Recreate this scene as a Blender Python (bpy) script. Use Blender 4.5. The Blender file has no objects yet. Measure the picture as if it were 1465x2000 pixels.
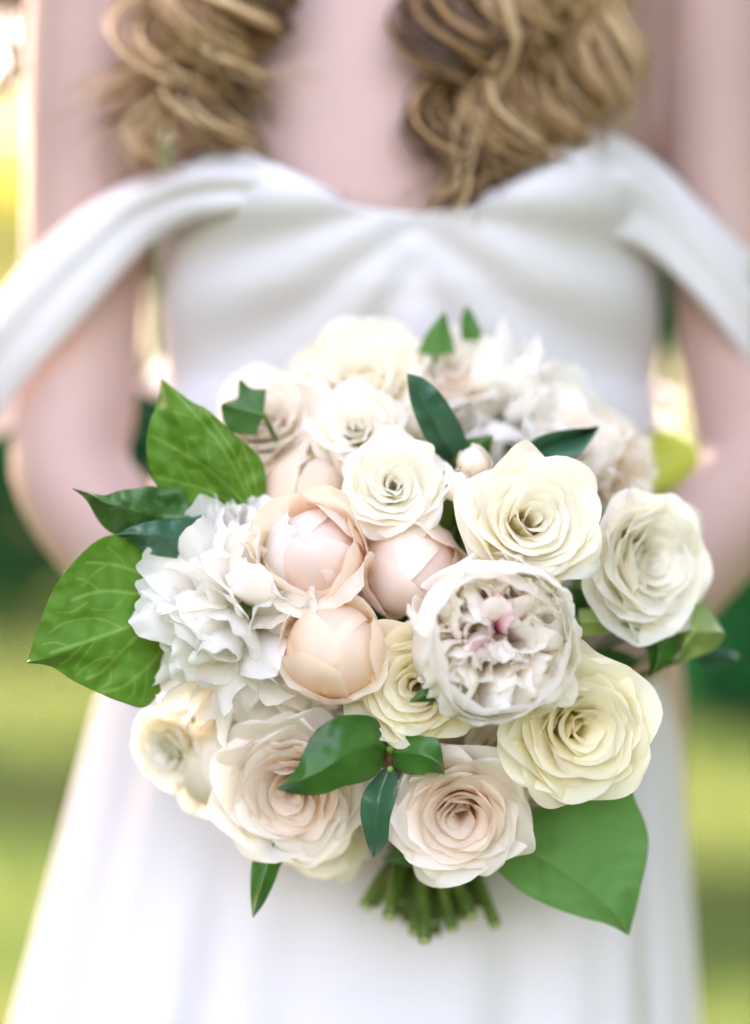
import bpy, bmesh, math, random
import numpy as np
from mathutils import Vector, Matrix, Quaternion, noise as mnoise

R = math.radians
SC = bpy.context.scene
COL = SC.collection
PI = math.pi

# ------------------------------------------------------------------ camera, light, exposure
CAMZ = 1.0                     # camera height; bouquet front plane is y = 0, camera at y = -1
FW = 0.366                     # frame width in metres at 1 m
cam = bpy.data.objects.new('camera', bpy.data.cameras.new('camera'))
COL.objects.link(cam)
cam.location = (0, -1.0, CAMZ)
cam.rotation_euler = (R(90), 0, 0)
cam.data.sensor_fit = 'HORIZONTAL'
cam.data.lens = 80
cam.data.sensor_width = 80 * FW
cam.data.clip_start = 0.05
cam.data.clip_end = 400
cam.data.dof.use_dof = True
cam.data.dof.focus_distance = 1.0
cam.data.dof.aperture_fstop = 1.55
SC.camera = cam

SUN = Vector((-0.45, 0.58, 0.68)).normalized()          # towards the sun: behind the bride, to the left
world = bpy.data.worlds.new('World')
SC.world = world
world.use_nodes = True
wn = world.node_tree
sky = wn.nodes.new('ShaderNodeTexSky')
sky.sky_type = 'NISHITA'
sky.sun_disc = False
sky.sun_elevation = math.asin(SUN.z)
sky.sun_rotation = math.atan2(SUN.x, SUN.y)
sky.air_density = 1.0
sky.dust_density = 4.0
sky.ozone_density = 0.5
bg = wn.nodes['Background']
bg.inputs[1].default_value = 0.10
wn.links.new(sky.outputs[0], bg.inputs[0])

sl = bpy.data.lights.new('sun', 'SUN')
sl.energy = 4.2
sl.angle = R(0.53)
sl.color = (1.0, 0.86, 0.68)
sun = bpy.data.objects.new('sun', sl)
COL.objects.link(sun)
sun.rotation_euler = (-SUN).to_track_quat('-Z', 'Y').to_euler()
sun.location = SUN * 30

SC.view_settings.view_transform = 'Standard'
SC.view_settings.look = 'None'
SC.view_settings.gamma = 1.0
SC.view_settings.exposure = 4.42
SC.view_settings.use_white_balance = True
SC.view_settings.white_balance_temperature = 8150
SC.view_settings.white_balance_tint = 29
SC.render.engine = 'CYCLES'
SC.cycles.diffuse_bounces = 10
SC.cycles.transmission_bounces = 12
SC.cycles.max_bounces = 16
SC.cycles.use_denoising = True
SC.cycles.sample_clamp_indirect = 8

# ------------------------------------------------------------------ helpers
def P(px, py, y):
    """point seen at photo pixel (px, py) standing y metres behind the bouquet's front plane"""
    d = 1.0 + y
    k = FW / 1465.0 * d
    return Vector(((px - 732.5) * k, y, CAMZ - (py - 1000.0) * k))

def S(n, y):
    return n * FW / 1465.0 * (1.0 + y)

def tag(o, label=None, cat=None, group=None, kind=None):
    if label: o['label'] = label
    if cat: o['category'] = cat
    if group: o['group'] = group
    if kind: o['kind'] = kind
    return o

def empty(name, loc, quat=None):
    o = bpy.data.objects.new(name, None)
    COL.objects.link(o)
    o.empty_display_size = 0.02
    o.location = loc
    if quat is not None:
        o.rotation_mode = 'QUATERNION'
        o.rotation_quaternion = quat
    return o

def mesh_obj(name, verts, faces, mat, parent=None, uvs=None, smooth=True, attr=None):
    me = bpy.data.meshes.new(name)
    me.from_pydata([tuple(v) for v in verts], [], faces)
    if smooth:
        me.polygons.foreach_set('use_smooth', [True] * len(me.polygons))
    if uvs is not None:
        ul = me.uv_layers.new(name='UVMap')
        idx = np.empty(len(me.loops), dtype=np.int32)
        me.loops.foreach_get('vertex_index', idx)
        ul.data.foreach_set('uv', np.asarray(uvs, dtype=np.float32)[idx].ravel())
    if attr is not None:
        for nm, vals in attr.items():
            a = me.attributes.new(nm, 'FLOAT', 'POINT')
            a.data.foreach_set('value', np.asarray(vals, dtype=np.float32))
    me.materials.append(mat)
    o = bpy.data.objects.new(name, me)
    COL.objects.link(o)
    if parent is not None:
        o.parent = parent
    return o

def grid_faces(nv, nu, closed=False):
    f = []
    for j in range(nv - 1):
        for i in range(nu - 1 if not closed else nu):
            i2 = (i + 1) % nu
            f.append((j * nu + i, j * nu + i2, (j + 1) * nu + i2, (j + 1) * nu + i))
    return f

def catmull(pts, n):
    """n points along a Catmull-Rom spline through pts, spaced by chord length"""
    p = np.asarray([tuple(q) for q in pts], dtype=float)
    if len(p) == 2:
        t = np.linspace(0, 1, n)[:, None]
        return p[0] * (1 - t) + p[1] * t
    ext = np.vstack([2 * p[0] - p[1], p, 2 * p[-1] - p[-2]])
    seg = np.linalg.norm(np.diff(p, axis=0), axis=1) + 1e-9
    cum = np.concatenate([[0], np.cumsum(seg)]); cum /= cum[-1]
    out = []
    for t in np.linspace(0, 1, n):
        k = min(len(seg) - 1, int(np.searchsorted(cum, t, side='right') - 1))
        f = (t - cum[k]) / (cum[k + 1] - cum[k])
        a, b, c, d = ext[k], ext[k + 1], ext[k + 2], ext[k + 3]
        out.append(0.5 * ((2 * b) + (c - a) * f + (2 * a - 5 * b + 4 * c - d) * f * f + (3 * b - a - 3 * c + d) * f ** 3))
    return np.array(out)

def tube(pts, radii, seg=8, cap=True, lobes=None, twist=0.0, flat=None):
    """verts, faces, uvs of a tube along pts (parallel transported frame)"""
    pts = [Vector(p) for p in pts]
    n = len(pts)
    tang = []
    for i in range(n):
        a, b = pts[max(0, i - 1)], pts[min(n - 1, i + 1)]
        tang.append((b - a).normalized())
    ref = Vector((0, 0, 1)) if abs(tang[0].z) < 0.9 else Vector((1, 0, 0))
    nx = tang[0].cross(ref).normalized()
    V, U = [], []
    for i in range(n):
        t = tang[i]
        nx = (nx - t * nx.dot(t)).normalized()
        ny = t.cross(nx)
        r = radii[i] if hasattr(radii, '__len__') else radii
        for k in range(seg):
            a = 2 * PI * k / seg
            rr = r
            if lobes:
                rr = r * (1 + lobes[0] * math.sin(lobes[1] * a + twist * i))
            fx = flat if flat else 1.0
            V.append(pts[i] + nx * (math.cos(a) * rr * fx) + ny * (math.sin(a) * rr))
            U.append((k / seg, i / (n - 1)))
    F = grid_faces(n, seg, True)
    if cap:
        F.append(tuple(range(seg - 1, -1, -1)))
        F.append(tuple(range((n - 1) * seg, n * seg)))
    return V, F, U

class MB:
    """collects shapes that belong to ONE mesh"""
    def __init__(self):
        self.v, self.f, self.u = [], [], []
    def add(self, vfu):
        o = len(self.v)
        self.v += [tuple(q) for q in vfu[0]]
        self.f += [tuple(i + o for i in f) for f in vfu[1]]
        self.u += list(vfu[2]) if len(vfu) > 2 else [(0, 0)] * len(vfu[0])
        return self
    def build(self, name, mat, parent=None, smooth=True):
        return mesh_obj(name, self.v, self.f, mat, parent, self.u, smooth)

# ------------------------------------------------------------------ materials
def new_mat(name):
    m = bpy.data.materials.new(name)
    m.use_nodes = True
    nt = m.node_tree
    for n in list(nt.nodes):
        nt.nodes.remove(n)
    out = nt.nodes.new('ShaderNodeOutputMaterial')
    return m, nt, out

def N(nt, t, **kw):
    n = nt.nodes.new(t)
    for k, v in kw.items():
        setattr(n, k, v)
    return n

def ramp(nt, stops, interp='EASE'):
    r = N(nt, 'ShaderNodeValToRGB')
    r.color_ramp.interpolation = interp
    e = r.color_ramp.elements
    while len(e) < len(stops):
        e.new(0.5)
    for el, (p, c) in zip(e, stops):
        el.position = p
        el.color = (*c, 1)
    return r

def petal_mat(name, base, mid, rim, trans=0.35, vein=0.25):
    """petal: colour runs from claw to rim, thin enough to let light through"""
    m, nt, out = new_mat(name)
    L = nt.links
    uv = N(nt, 'ShaderNodeUVMap')
    sep = N(nt, 'ShaderNodeSeparateXYZ')
    L.new(uv.outputs[0], sep.inputs[0])
    nz = N(nt, 'ShaderNodeTexNoise')
    mp = N(nt, 'ShaderNodeMapping')
    mp.inputs['Scale'].default_value = (26, 2.2, 1)
    L.new(uv.outputs[0], mp.inputs[0])
    L.new(mp.outputs[0], nz.inputs['Vector'])
    nz.inputs['Scale'].default_value = 1.0
    nz.inputs['Detail'].default_value = 3
    add = N(nt, 'ShaderNodeMath', operation='MULTIPLY_ADD')
    L.new(nz.outputs[0], add.inputs[0])
    add.inputs[1].default_value = 0.16
    L.new(sep.outputs[1], add.inputs[2])
    rp = ramp(nt, [(0.08, base), (0.5, mid), (0.98, rim)])
    L.new(add.outputs[0], rp.inputs[0])
    oi = N(nt, 'ShaderNodeObjectInfo')
    hs = N(nt, 'ShaderNodeHueSaturation')
    mr = N(nt, 'ShaderNodeMapRange')
    mr.inputs[3].default_value = 0.93
    mr.inputs[4].default_value = 1.04
    L.new(oi.outputs['Random'], mr.inputs[0])
    L.new(mr.outputs[0], hs.inputs['Value'])
    L.new(rp.outputs[0], hs.inputs['Color'])
    bp = N(nt, 'ShaderNodeBump')
    bp.inputs['Strength'].default_value = vein
    bp.inputs['Distance'].default_value = 0.0008
    L.new(nz.outputs[0], bp.inputs['Height'])
    pr = N(nt, 'ShaderNodeBsdfPrincipled')
    pr.inputs['Roughness'].default_value = 0.6
    pr.inputs['Specular IOR Level'].default_value = 0.25
    L.new(hs.outputs[0], pr.inputs['Base Color'])
    L.new(bp.outputs[0], pr.inputs['Normal'])
    tr = N(nt, 'ShaderNodeBsdfTranslucent')
    L.new(hs.outputs[0], tr.inputs[0])
    L.new(bp.outputs[0], tr.inputs['Normal'])
    mx = N(nt, 'ShaderNodeMixShader')
    mx.inputs[0].default_value = trans
    L.new(pr.outputs[0], mx.inputs[1])
    L.new(tr.outputs[0], mx.inputs[2])
    L.new(mx.outputs[0], out.inputs[0])
    return m

def leaf_mat(name, c1, c2, vein_col, rough=0.4, trans=0.25, pinnate=7.0, vein_amt=0.5, attr=False, spec=0.4):
    """leaf blade: mottled green with paler veins (pinnate from the UVs, or from the traced 'vein' attribute)"""
    m, nt, out = new_mat(name)
    L = nt.links
    uv = N(nt, 'ShaderNodeUVMap')
    tc = N(nt, 'ShaderNodeTexCoord')
    nz = N(nt, 'ShaderNodeTexNoise')
    nz.inputs['Scale'].default_value = 18
    nz.inputs['Detail'].default_value = 3
    L.new(tc.outputs['Object'], nz.inputs['Vector'])
    rp = ramp(nt, [(0.3, c1), (0.72, c2)])
    L.new(nz.outputs[0], rp.inputs[0])
    if attr:
        at = N(nt, 'ShaderNodeAttribute', attribute_name='vein')
        vf = at.outputs['Fac']
    else:
        sep = N(nt, 'ShaderNodeSeparateXYZ')
        L.new(uv.outputs[0], sep.inputs[0])
        au = N(nt, 'ShaderNodeMath', operation='SUBTRACT'); au.inputs[1].default_value = 0.5
        L.new(sep.outputs[0], au.inputs[0])
        ab = N(nt, 'ShaderNodeMath', operation='ABSOLUTE'); L.new(au.outputs[0], ab.inputs[0])
        k = N(nt, 'ShaderNodeMath', operation='MULTIPLY_ADD')
        L.new(ab.outputs[0], k.inputs[0]); k.inputs[1].default_value = -0.75; L.new(sep.outputs[1], k.inputs[2])
        nn = N(nt, 'ShaderNodeMath', operation='MULTIPLY'); nn.inputs[1].default_value = pinnate
        L.new(k.outputs[0], nn.inputs[0])
        fr = N(nt, 'ShaderNodeMath', operation='PINGPONG'); fr.inputs[1].default_value = 0.5
        L.new(nn.outputs[0], fr.inputs[0])
        side = N(nt, 'ShaderNodeMapRange'); side.inputs[1].default_value = 0.0; side.inputs[2].default_value = 0.07
        side.inputs[3].default_value = 0.55; side.inputs[4].default_value = 0.0
        L.new(fr.outputs[0], side.inputs[0])
        mid = N(nt, 'ShaderNodeMapRange'); mid.inputs[1].default_value = 0.0; mid.inputs[2].default_value = 0.025
        mid.inputs[3].default_value = 1.0; mid.inputs[4].default_value = 0.0
        L.new(ab.outputs[0], mid.inputs[0])
        mxv = N(nt, 'ShaderNodeMath', operation='MAXIMUM')
        L.new(side.outputs[0], mxv.inputs[0]); L.new(mid.outputs[0], mxv.inputs[1])
        vf = mxv.outputs[0]
    sc = N(nt, 'ShaderNodeMath', operation='MULTIPLY'); sc.inputs[1].default_value = vein_amt
    L.new(vf, sc.inputs[0])
    mx = N(nt, 'ShaderNodeMix', data_type='RGBA')
    L.new(sc.outputs[0], mx.inputs['Factor'])
    L.new(rp.outputs[0], mx.inputs['A'])
    mx.inputs['B'].default_value = (*vein_col, 1)
    bp = N(nt, 'ShaderNodeBump')
    bp.inputs['Strength'].default_value = 0.35
    bp.inputs['Distance'].default_value = 0.001
    bpa = N(nt, 'ShaderNodeMath', operation='MULTIPLY_ADD')
    L.new(vf, bpa.inputs[0]); bpa.inputs[1].default_value = -0.35; L.new(nz.outputs[0], bpa.inputs[2])
    L.new(bpa.outputs[0], bp.inputs['Height'])
    pr = N(nt, 'ShaderNodeBsdfPrincipled')
    pr.inputs['Roughness'].default_value = rough
    pr.inputs['Specular IOR Level'].default_value = spec
    L.new(mx.outputs['Result'], pr.inputs['Base Color'])
    L.new(bp.outputs[0], pr.inputs['Normal'])
    tr = N(nt, 'ShaderNodeBsdfTranslucent')
    hs = N(nt, 'ShaderNodeHueSaturation'); hs.inputs['Value'].default_value = 1.6; hs.inputs['Hue'].default_value = 0.48
    L.new(mx.outputs['Result'], hs.inputs['Color'])
    L.new(hs.outputs[0], tr.inputs[0])
    ms = N(nt, 'ShaderNodeMixShader'); ms.inputs[0].default_value = trans
    L.new(pr.outputs[0], ms.inputs[1]); L.new(tr.outputs[0], ms.inputs[2])
    L.new(ms.outputs[0], out.inputs[0])
    return m

def plain_mat(name, c1, c2, scale=30, rough=0.6, trans=0.0, bump=0.0, spec=0.3, sss=0.0, stretch=(1, 1, 1), coord='Object'):
    m, nt, out = new_mat(name)
    L = nt.links
    tc = N(nt, 'ShaderNodeTexCoord')
    mp = N(nt, 'ShaderNodeMapping'); mp.inputs['Scale'].default_value = stretch
    L.new(tc.outputs[coord], mp.inputs[0])
    nz = N(nt, 'ShaderNodeTexNoise'); nz.inputs['Scale'].default_value = scale; nz.inputs['Detail'].default_value = 5
    L.new(mp.outputs[0], nz.inputs['Vector'])
    rp = ramp(nt, [(0.32, c1), (0.7, c2)])
    L.new(nz.outputs[0], rp.inputs[0])
    pr = N(nt, 'ShaderNodeBsdfPrincipled')
    pr.inputs['Roughness'].default_value = rough
    pr.inputs['Specular IOR Level'].default_value = spec
    if sss:
        pr.inputs['Subsurface Weight'].default_value = sss
        pr.inputs['Subsurface Radius'].default_value = (1.0, 0.35, 0.2)
        pr.inputs['Subsurface Scale'].default_value = 0.008
    L.new(rp.outputs[0], pr.inputs['Base Color'])
    if bump:
        bp = N(nt, 'ShaderNodeBump'); bp.inputs['Strength'].default_value = bump; bp.inputs['Distance'].default_value = 0.002
        L.new(nz.outputs[0], bp.inputs['Height']); L.new(bp.outputs[0], pr.inputs['Normal'])
    if trans:
        tr = N(nt, 'ShaderNodeBsdfTranslucent'); L.new(rp.outputs[0], tr.inputs[0])
        ms = N(nt, 'ShaderNodeMixShader'); ms.inputs[0].default_value = trans
        L.new(pr.outputs[0], ms.inputs[1]); L.new(tr.outputs[0], ms.inputs[2]); L.new(ms.outputs[0], out.inputs[0])
    else:
        L.new(pr.outputs[0], out.inputs[0])
    return m

M = {}
M['skin'] = plain_mat('skin', (0.49, 0.325, 0.275), (0.54, 0.365, 0.31), 9, 0.5, sss=0.35, spec=0.3)
M['dress'] = plain_mat('dress_chiffon', (0.76, 0.745, 0.76), (0.79, 0.775, 0.79), 300, 0.8, trans=0.15, bump=0.12, spec=0.1)
M['stem'] = plain_mat('green_stem', (0.045, 0.10, 0.012), (0.11, 0.19, 0.03), 60, 0.5, trans=0.1, stretch=(1, 1, 0.2))
M['stem_cut'] = plain_mat('cut_stem_end', (0.28, 0.36, 0.12), (0.4, 0.45, 0.2), 200, 0.7)
M['calyx'] = plain_mat('green_sepal', (0.10, 0.20, 0.035), (0.26, 0.38, 0.10), 90, 0.55, trans=0.2)
M['bark'] = plain_mat('bark', (0.06, 0.045, 0.03), (0.14, 0.11, 0.08), 14, 0.9, bump=0.6, stretch=(1, 1, 0.2))

P_WHITE = petal_mat('white_peony_petal', (0.95, 0.91, 0.82), (0.97, 0.95, 0.90), (0.98, 0.965, 0.93), 0.58)
P_BOWL = petal_mat('blush_peony_guard_petal', (0.94, 0.82, 0.66), (0.97, 0.93, 0.86), (0.98, 0.96, 0.91), 0.58)
P_BOWL_IN = petal_mat('blush_peony_inner_petal', (0.95, 0.76, 0.68), (0.97, 0.90, 0.84), (0.98, 0.95, 0.90), 0.58)
P_HEART = petal_mat('crimson_peony_heart_petal', (0.30, 0.01, 0.05), (0.45, 0.06, 0.12), (0.86, 0.62, 0.60), 0.3)
P_PEACH = petal_mat('peach_rose_petal', (0.91, 0.54, 0.32), (0.94, 0.72, 0.53), (0.95, 0.85, 0.71), 0.58)
P_PEACH_IN = petal_mat('coral_rose_inner_petal', (0.90, 0.48, 0.33), (0.92, 0.66, 0.52), (0.93, 0.78, 0.69), 0.38)
P_GLOBE = petal_mat('pink_globe_petal', (0.92, 0.68, 0.50), (0.93, 0.76, 0.64), (0.93, 0.80, 0.70), 0.38)
P_YELLOW = petal_mat('lemon_rose_petal', (0.88, 0.76, 0.18), (0.95, 0.87, 0.52), (0.97, 0.93, 0.76), 0.58)
P_CREAM = petal_mat('cream_rose_petal', (0.90, 0.78, 0.32), (0.96, 0.89, 0.64), (0.98, 0.95, 0.85), 0.58)
P_IVORY = petal_mat('ivory_rose_petal', (0.90, 0.82, 0.48), (0.96, 0.91, 0.76), (0.98, 0.955, 0.88), 0.58)
P_BLUSH = petal_mat('blush_rose_petal', (0.91, 0.64, 0.47), (0.95, 0.73, 0.58), (0.96, 0.86, 0.75), 0.58)
P_BLUSHW = petal_mat('pale_blush_petal', (0.90, 0.78, 0.60), (0.96, 0.87, 0.75), (0.97, 0.92, 0.84), 0.58)

L_IVY = leaf_mat('ivy_leaf_green', (0.060, 0.180, 0.012), (0.085, 0.235, 0.025), (0.28, 0.44, 0.11), 0.55, 0.25, attr=True, vein_amt=0.45, spec=0.2)
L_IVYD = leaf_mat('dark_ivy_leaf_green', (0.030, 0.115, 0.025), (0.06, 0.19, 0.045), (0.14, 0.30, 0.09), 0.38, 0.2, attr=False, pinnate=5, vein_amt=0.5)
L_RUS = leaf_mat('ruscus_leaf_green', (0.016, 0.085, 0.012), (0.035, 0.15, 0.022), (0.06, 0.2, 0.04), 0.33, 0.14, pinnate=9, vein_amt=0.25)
L_BLUE = leaf_mat('bluish_leaf_green', (0.018, 0.09, 0.045), (0.035, 0.14, 0.07), (0.05, 0.17, 0.08), 0.28, 0.12, pinnate=9, vein_amt=0.2)
L_UNDER = leaf_mat('leaf_underside_green', (0.085, 0.24, 0.06), (0.105, 0.28, 0.075), (0.15, 0.32, 0.10), 0.8, 0.2, spec=0.08, pinnate=6, vein_amt=0.4)
L_LIME = leaf_mat('lime_leaf_green', (0.22, 0.34, 0.09), (0.32, 0.45, 0.14), (0.36, 0.48, 0.2), 0.5, 0.3, pinnate=6, vein_amt=0.3)
L_YEL = leaf_mat('yellow_leaf_green', (0.45, 0.50, 0.05), (0.55, 0.58, 0.10), (0.6, 0.62, 0.2), 0.5, 0.3, pinnate=6, vein_amt=0.3)

# hair: streaks along each lock
def hair_mat(name, dark, light):
    m, nt, out = new_mat(name)
    L = nt.links
    uv = N(nt, 'ShaderNodeUVMap')
    mp = N(nt, 'ShaderNodeMapping'); mp.inputs['Scale'].default_value = (9, 1.2, 1)
    L.new(uv.outputs[0], mp.inputs[0])
    nz = N(nt, 'ShaderNodeTexNoise'); nz.inputs['Scale'].default_value = 1.6; nz.inputs['Detail'].default_value = 4
    L.new(mp.outputs[0], nz.inputs['Vector'])
    rp = ramp(nt, [(0.34, dark), (0.66, light)])
    L.new(nz.outputs[0], rp.inputs[0])
    pr = N(nt, 'ShaderNodeBsdfPrincipled')
    pr.inputs['Roughness'].default_value = 0.38
    pr.inputs['Specular IOR Level'].default_value = 0.5
    bp = N(nt, 'ShaderNodeBump'); bp.inputs['Strength'].default_value = 0.6; bp.inputs['Distance'].default_value = 0.002
    L.new(nz.outputs[0], bp.inputs['Height']); L.new(bp.outputs[0], pr.inputs['Normal'])
    L.new(rp.outputs[0], pr.inputs['Base Color'])
    L.new(pr.outputs[0], out.inputs[0])
    return m
M['hair'] = hair_mat('golden_hair', (0.15, 0.065, 0.02), (0.55, 0.32, 0.13))
M['hair_dark'] = hair_mat('brown_hair', (0.028, 0.012, 0.004), (0.19, 0.092, 0.030))
M['hair_light'] = hair_mat('blonde_hair', (0.44, 0.26, 0.10), (0.80, 0.57, 0.32))

# ------------------------------------------------------------------ setting: lawn, grass, shrubs, trees
rng = np.random.default_rng(7)
random.seed(5)

def lawn_mat():
    m, nt, out = new_mat('lawn')
    L = nt.links
    tc = N(nt, 'ShaderNodeTexCoord')
    a = N(nt, 'ShaderNodeTexNoise'); a.inputs['Scale'].default_value = 0.9; a.inputs['Detail'].default_value = 8
    b = N(nt, 'ShaderNodeTexNoise'); b.inputs['Scale'].default_value = 40; b.inputs['Detail'].default_value = 4
    L.new(tc.outputs['Object'], a.inputs['Vector']); L.new(tc.outputs['Object'], b.inputs['Vector'])
    r1 = ramp(nt, [(0.35, (0.018, 0.048, 0.015)), (0.65, (0.056, 0.066, 0.027))])
    L.new(a.outputs[0], r1.inputs[0])
    r2 = ramp(nt, [(0.3, (0.55, 0.55, 0.5)), (0.7, (1.2, 1.2, 1.1))])
    L.new(b.outputs[0], r2.inputs[0])
    mx = N(nt, 'ShaderNodeMix', data_type='RGBA', blend_type='MULTIPLY'); mx.inputs['Factor'].default_value = 1
    L.new(r1.outputs[0], mx.inputs['A']); L.new(r2.outputs[0], mx.inputs['B'])
    pr = N(nt, 'ShaderNodeBsdfPrincipled'); pr.inputs['Roughness'].default_value = 0.85
    pr.inputs['Specular IOR Level'].default_value = 0.0
    L.new(mx.outputs['Result'], pr.inputs['Base Color'])
    L.new(pr.outputs[0], out.inputs[0])
    return m

mesh_obj('lawn', [(-150, -150, 0), (150, -150, 0), (150, 150, 0), (-150, 150, 0)], [(0, 1, 2, 3)], lawn_mat(), smooth=False)
tag(bpy.data.objects['lawn'], 'mown green lawn behind the bride', kind='structure')

M['grass'] = plain_mat('grass_blade', (0.024, 0.056, 0.018), (0.066, 0.080, 0.034), 3, 0.9, trans=0.3, spec=0.0)
def grass():
    n = 26000
    d = 1.8 + 15 * rng.random(n) ** 1.3
    x = (rng.random(n) * 2 - 1) * (0.28 * d + 0.5)
    y = d - 1
    h = 0.035 + 0.05 * rng.random(n)
    a = rng.random(n) * 2 * PI
    w = 0.004 + 0.0009 * d
    lx, ly = np.cos(a) * w, np.sin(a) * w
    bx, by = rng.normal(0, 0.02, n), rng.normal(0, 0.02, n)
    V = np.empty((n, 3, 3))
    V[:, 0] = np.stack([x - lx, y - ly, np.full(n, -0.002)], 1)
    V[:, 1] = np.stack([x + lx, y + ly, np.full(n, -0.002)], 1)
    V[:, 2] = np.stack([x + bx, y + by, h], 1)
    o = mesh_obj('grass', V.reshape(-1, 3).tolist(), [(3 * i, 3 * i + 1, 3 * i + 2) for i in range(n)], M['grass'], smooth=False)
    tag(o, 'short grass blades on the lawn', 'grass', kind='stuff')
grass()

def leaf_cloud(centres, radii, n, size, r, flat=0.0):
    """leaf-shaped quads (folded along the middle) spread through clumps"""
    centres = np.asarray(centres, float); radii = np.asarray(radii, float)
    k = r.integers(0, len(centres), n)
    d = r.normal(size=(n, 3)); d /= np.linalg.norm(d, axis=1)[:, None]
    rad = radii[k][:, None] * (0.35 + 0.65 * r.random((n, 1)) ** 0.5)
    p = centres[k] + d * rad * np.array([1, 1, 0.85])
    t = r.normal(size=(n, 3)); t[:, 2] -= 0.3; t /= np.linalg.norm(t, axis=1)[:, None]
    s = np.cross(t, r.normal(size=(n, 3))); s /= np.linalg.norm(s, axis=1)[:, None] + 1e-9
    nrm = np.cross(t, s)
    L = size * (0.7 + 0.6 * r.random((n, 1)))
    W = L * 0.3
    V = np.empty((n, 4, 3))
    V[:, 0] = p
    V[:, 1] = p + t * L * 0.45 + s * W + nrm * W * 0.3
    V[:, 2] = p + t * L
    V[:, 3] = p + t * L * 0.45 - s * W + nrm * W * 0.3
    F = []
    for i in range(n):
        F.append((4 * i, 4 * i + 1, 4 * i + 2)); F.append((4 * i, 4 * i + 2, 4 * i + 3))
    return V.reshape(-1, 3).tolist(), F

def foliage_mat(name, c1, c2, trans):
    m, nt, out = new_mat(name)
    L = nt.links
    tc = N(nt, 'ShaderNodeTexCoord')
    nz = N(nt, 'ShaderNodeTexNoise'); nz.inputs['Scale'].default_value = 2.2; nz.inputs['Detail'].default_value = 8
    L.new(tc.outputs['Object'], nz.inputs['Vector'])
    rp = ramp(nt, [(0.35, c1), (0.68, c2)])
    L.new(nz.outputs[0], rp.inputs[0])
    pr = N(nt, 'ShaderNodeBsdfPrincipled'); pr.inputs['Roughness'].default_value = 0.9; pr.inputs['Specular IOR Level'].default_value = 0.0
    L.new(rp.outputs[0], pr.inputs['Base Color'])
    tr = N(nt, 'ShaderNodeBsdfTranslucent'); L.new(rp.outputs[0], tr.inputs[0])
    ms = N(nt, 'ShaderNodeMixShader'); ms.inputs[0].default_value = trans
    L.new(pr.outputs[0], ms.inputs[1]); L.new(tr.outputs[0], ms.inputs[2]); L.new(ms.outputs[0], out.inputs[0])
    return m
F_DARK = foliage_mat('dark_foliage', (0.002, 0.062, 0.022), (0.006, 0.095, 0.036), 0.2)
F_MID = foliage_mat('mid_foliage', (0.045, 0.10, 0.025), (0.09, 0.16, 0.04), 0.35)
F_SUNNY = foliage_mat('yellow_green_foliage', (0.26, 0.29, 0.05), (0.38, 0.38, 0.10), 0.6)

def shrub(name, loc, w, h, mat, n, size, label, cat='shrub', group=None, seed=1, trunk_h=0.25, trunk_r=0.05, clumps=16):
    r = np.random.default_rng(seed)
    root = empty(name, loc)
    tag(root, label, cat, group)
    cs, rs = [], []
    for i in range(clumps):
        a = r.random() * 2 * PI; q = math.sqrt(r.random()) * w * 0.62
        z = trunk_h + (h - trunk_h) * (0.10 + 0.76 * r.random())
        cs.append((math.cos(a) * q, math.sin(a) * q, z)); rs.append((0.22 + 0.2 * r.random()) * min(w, h - trunk_h))
    V, F = leaf_cloud(cs, rs, n, size, r)
    V = [(x, y, max(0.02, z)) for x, y, z in V]
    crown = mesh_obj('crown', V, F, mat, root, smooth=False)
    mb = MB()
    top = Vector((0.05 * w, 0, trunk_h + 0.55 * (h - trunk_h)))
    mb.add(tube(catmull([(0, 0, -0.05), (0.02 * w, 0.02, trunk_h), tuple(top)], 10), np.linspace(trunk_r * 1.25, trunk_r * 0.45, 10), 10))
    tr = mb.build('trunk', M['bark'], root)
    for c in cs[:7]:
        st = Vector((0.03 * w, 0, trunk_h * (0.8 + 0.3 * r.random())))
        en = Vector(c)
        md = (st + en) / 2 + Vector((0, 0, 0.08 * h))
        b = MB().add(tube(catmull([st, md, en], 8), np.linspace(trunk_r * 0.5, trunk_r * 0.12, 8), 6))
        b.build('branch', M['bark'], root)
    return root

# shade trees: they stand outside the picture and keep the sun off the bride and parts of the lawn
def shade_tree(ground, hh, rad, n, label, seed, trunk=(0, 0)):
    c = Vector(ground) + SUN * ((hh - ground[2]) / SUN.z)
    root = empty('shade_tree', (c.x + trunk[0], c.y + trunk[1], 0))
    tag(root, label, 'tree')
    r = np.random.default_rng(seed)
    cs, rs = [], []
    for i in range(22):
        d = r.normal(size=3); d /= np.linalg.norm(d)
        q = rad * 0.62 * r.random() ** 0.4
        cs.append((-trunk[0] + d[0] * q, -trunk[1] + d[1] * q, hh + d[2] * q * 0.6)); rs.append(rad * (0.32 + 0.16 * r.random()))
    V, F = leaf_cloud(cs, rs, n, 0.26, r)
    mesh_obj('crown', V, F, F_MID, root, smooth=False)
    MB().add(tube(catmull([(0, 0, -0.1), (0.05, 0.1, hh * 0.45), (-trunk[0] * 0.6, -trunk[1] * 0.6, hh * 0.85), (-trunk[0], -trunk[1], hh + rad * 0.3)], 16),
                  np.linspace(0.28, 0.06, 16), 12)).build('trunk', M['bark'], root)
    for c_ in cs[:8]:
        st = Vector((-trunk[0] * 0.5, -trunk[1] * 0.5, hh * 0.72)); en = Vector(c_)
        MB().add(tube(catmull([st, (st + en) / 2 + Vector((0, 0, 0.3)), en], 8), np.linspace(0.09, 0.02, 8), 6)).build('branch', M['bark'], root)
shade_tree((-0.1, 0.25, 0.85), 7.0, 2.7, 18000, 'tall leafy tree whose crown shades the bride from the sun', 11, trunk=(-2.4, 1.0))
shade_tree((0.95, 4.0, 0.0), 6.6, 0.95, 3500, 'small tree on the lawn behind the bride, its crown above the picture', 12, trunk=(-0.5, 0.5))
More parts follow.
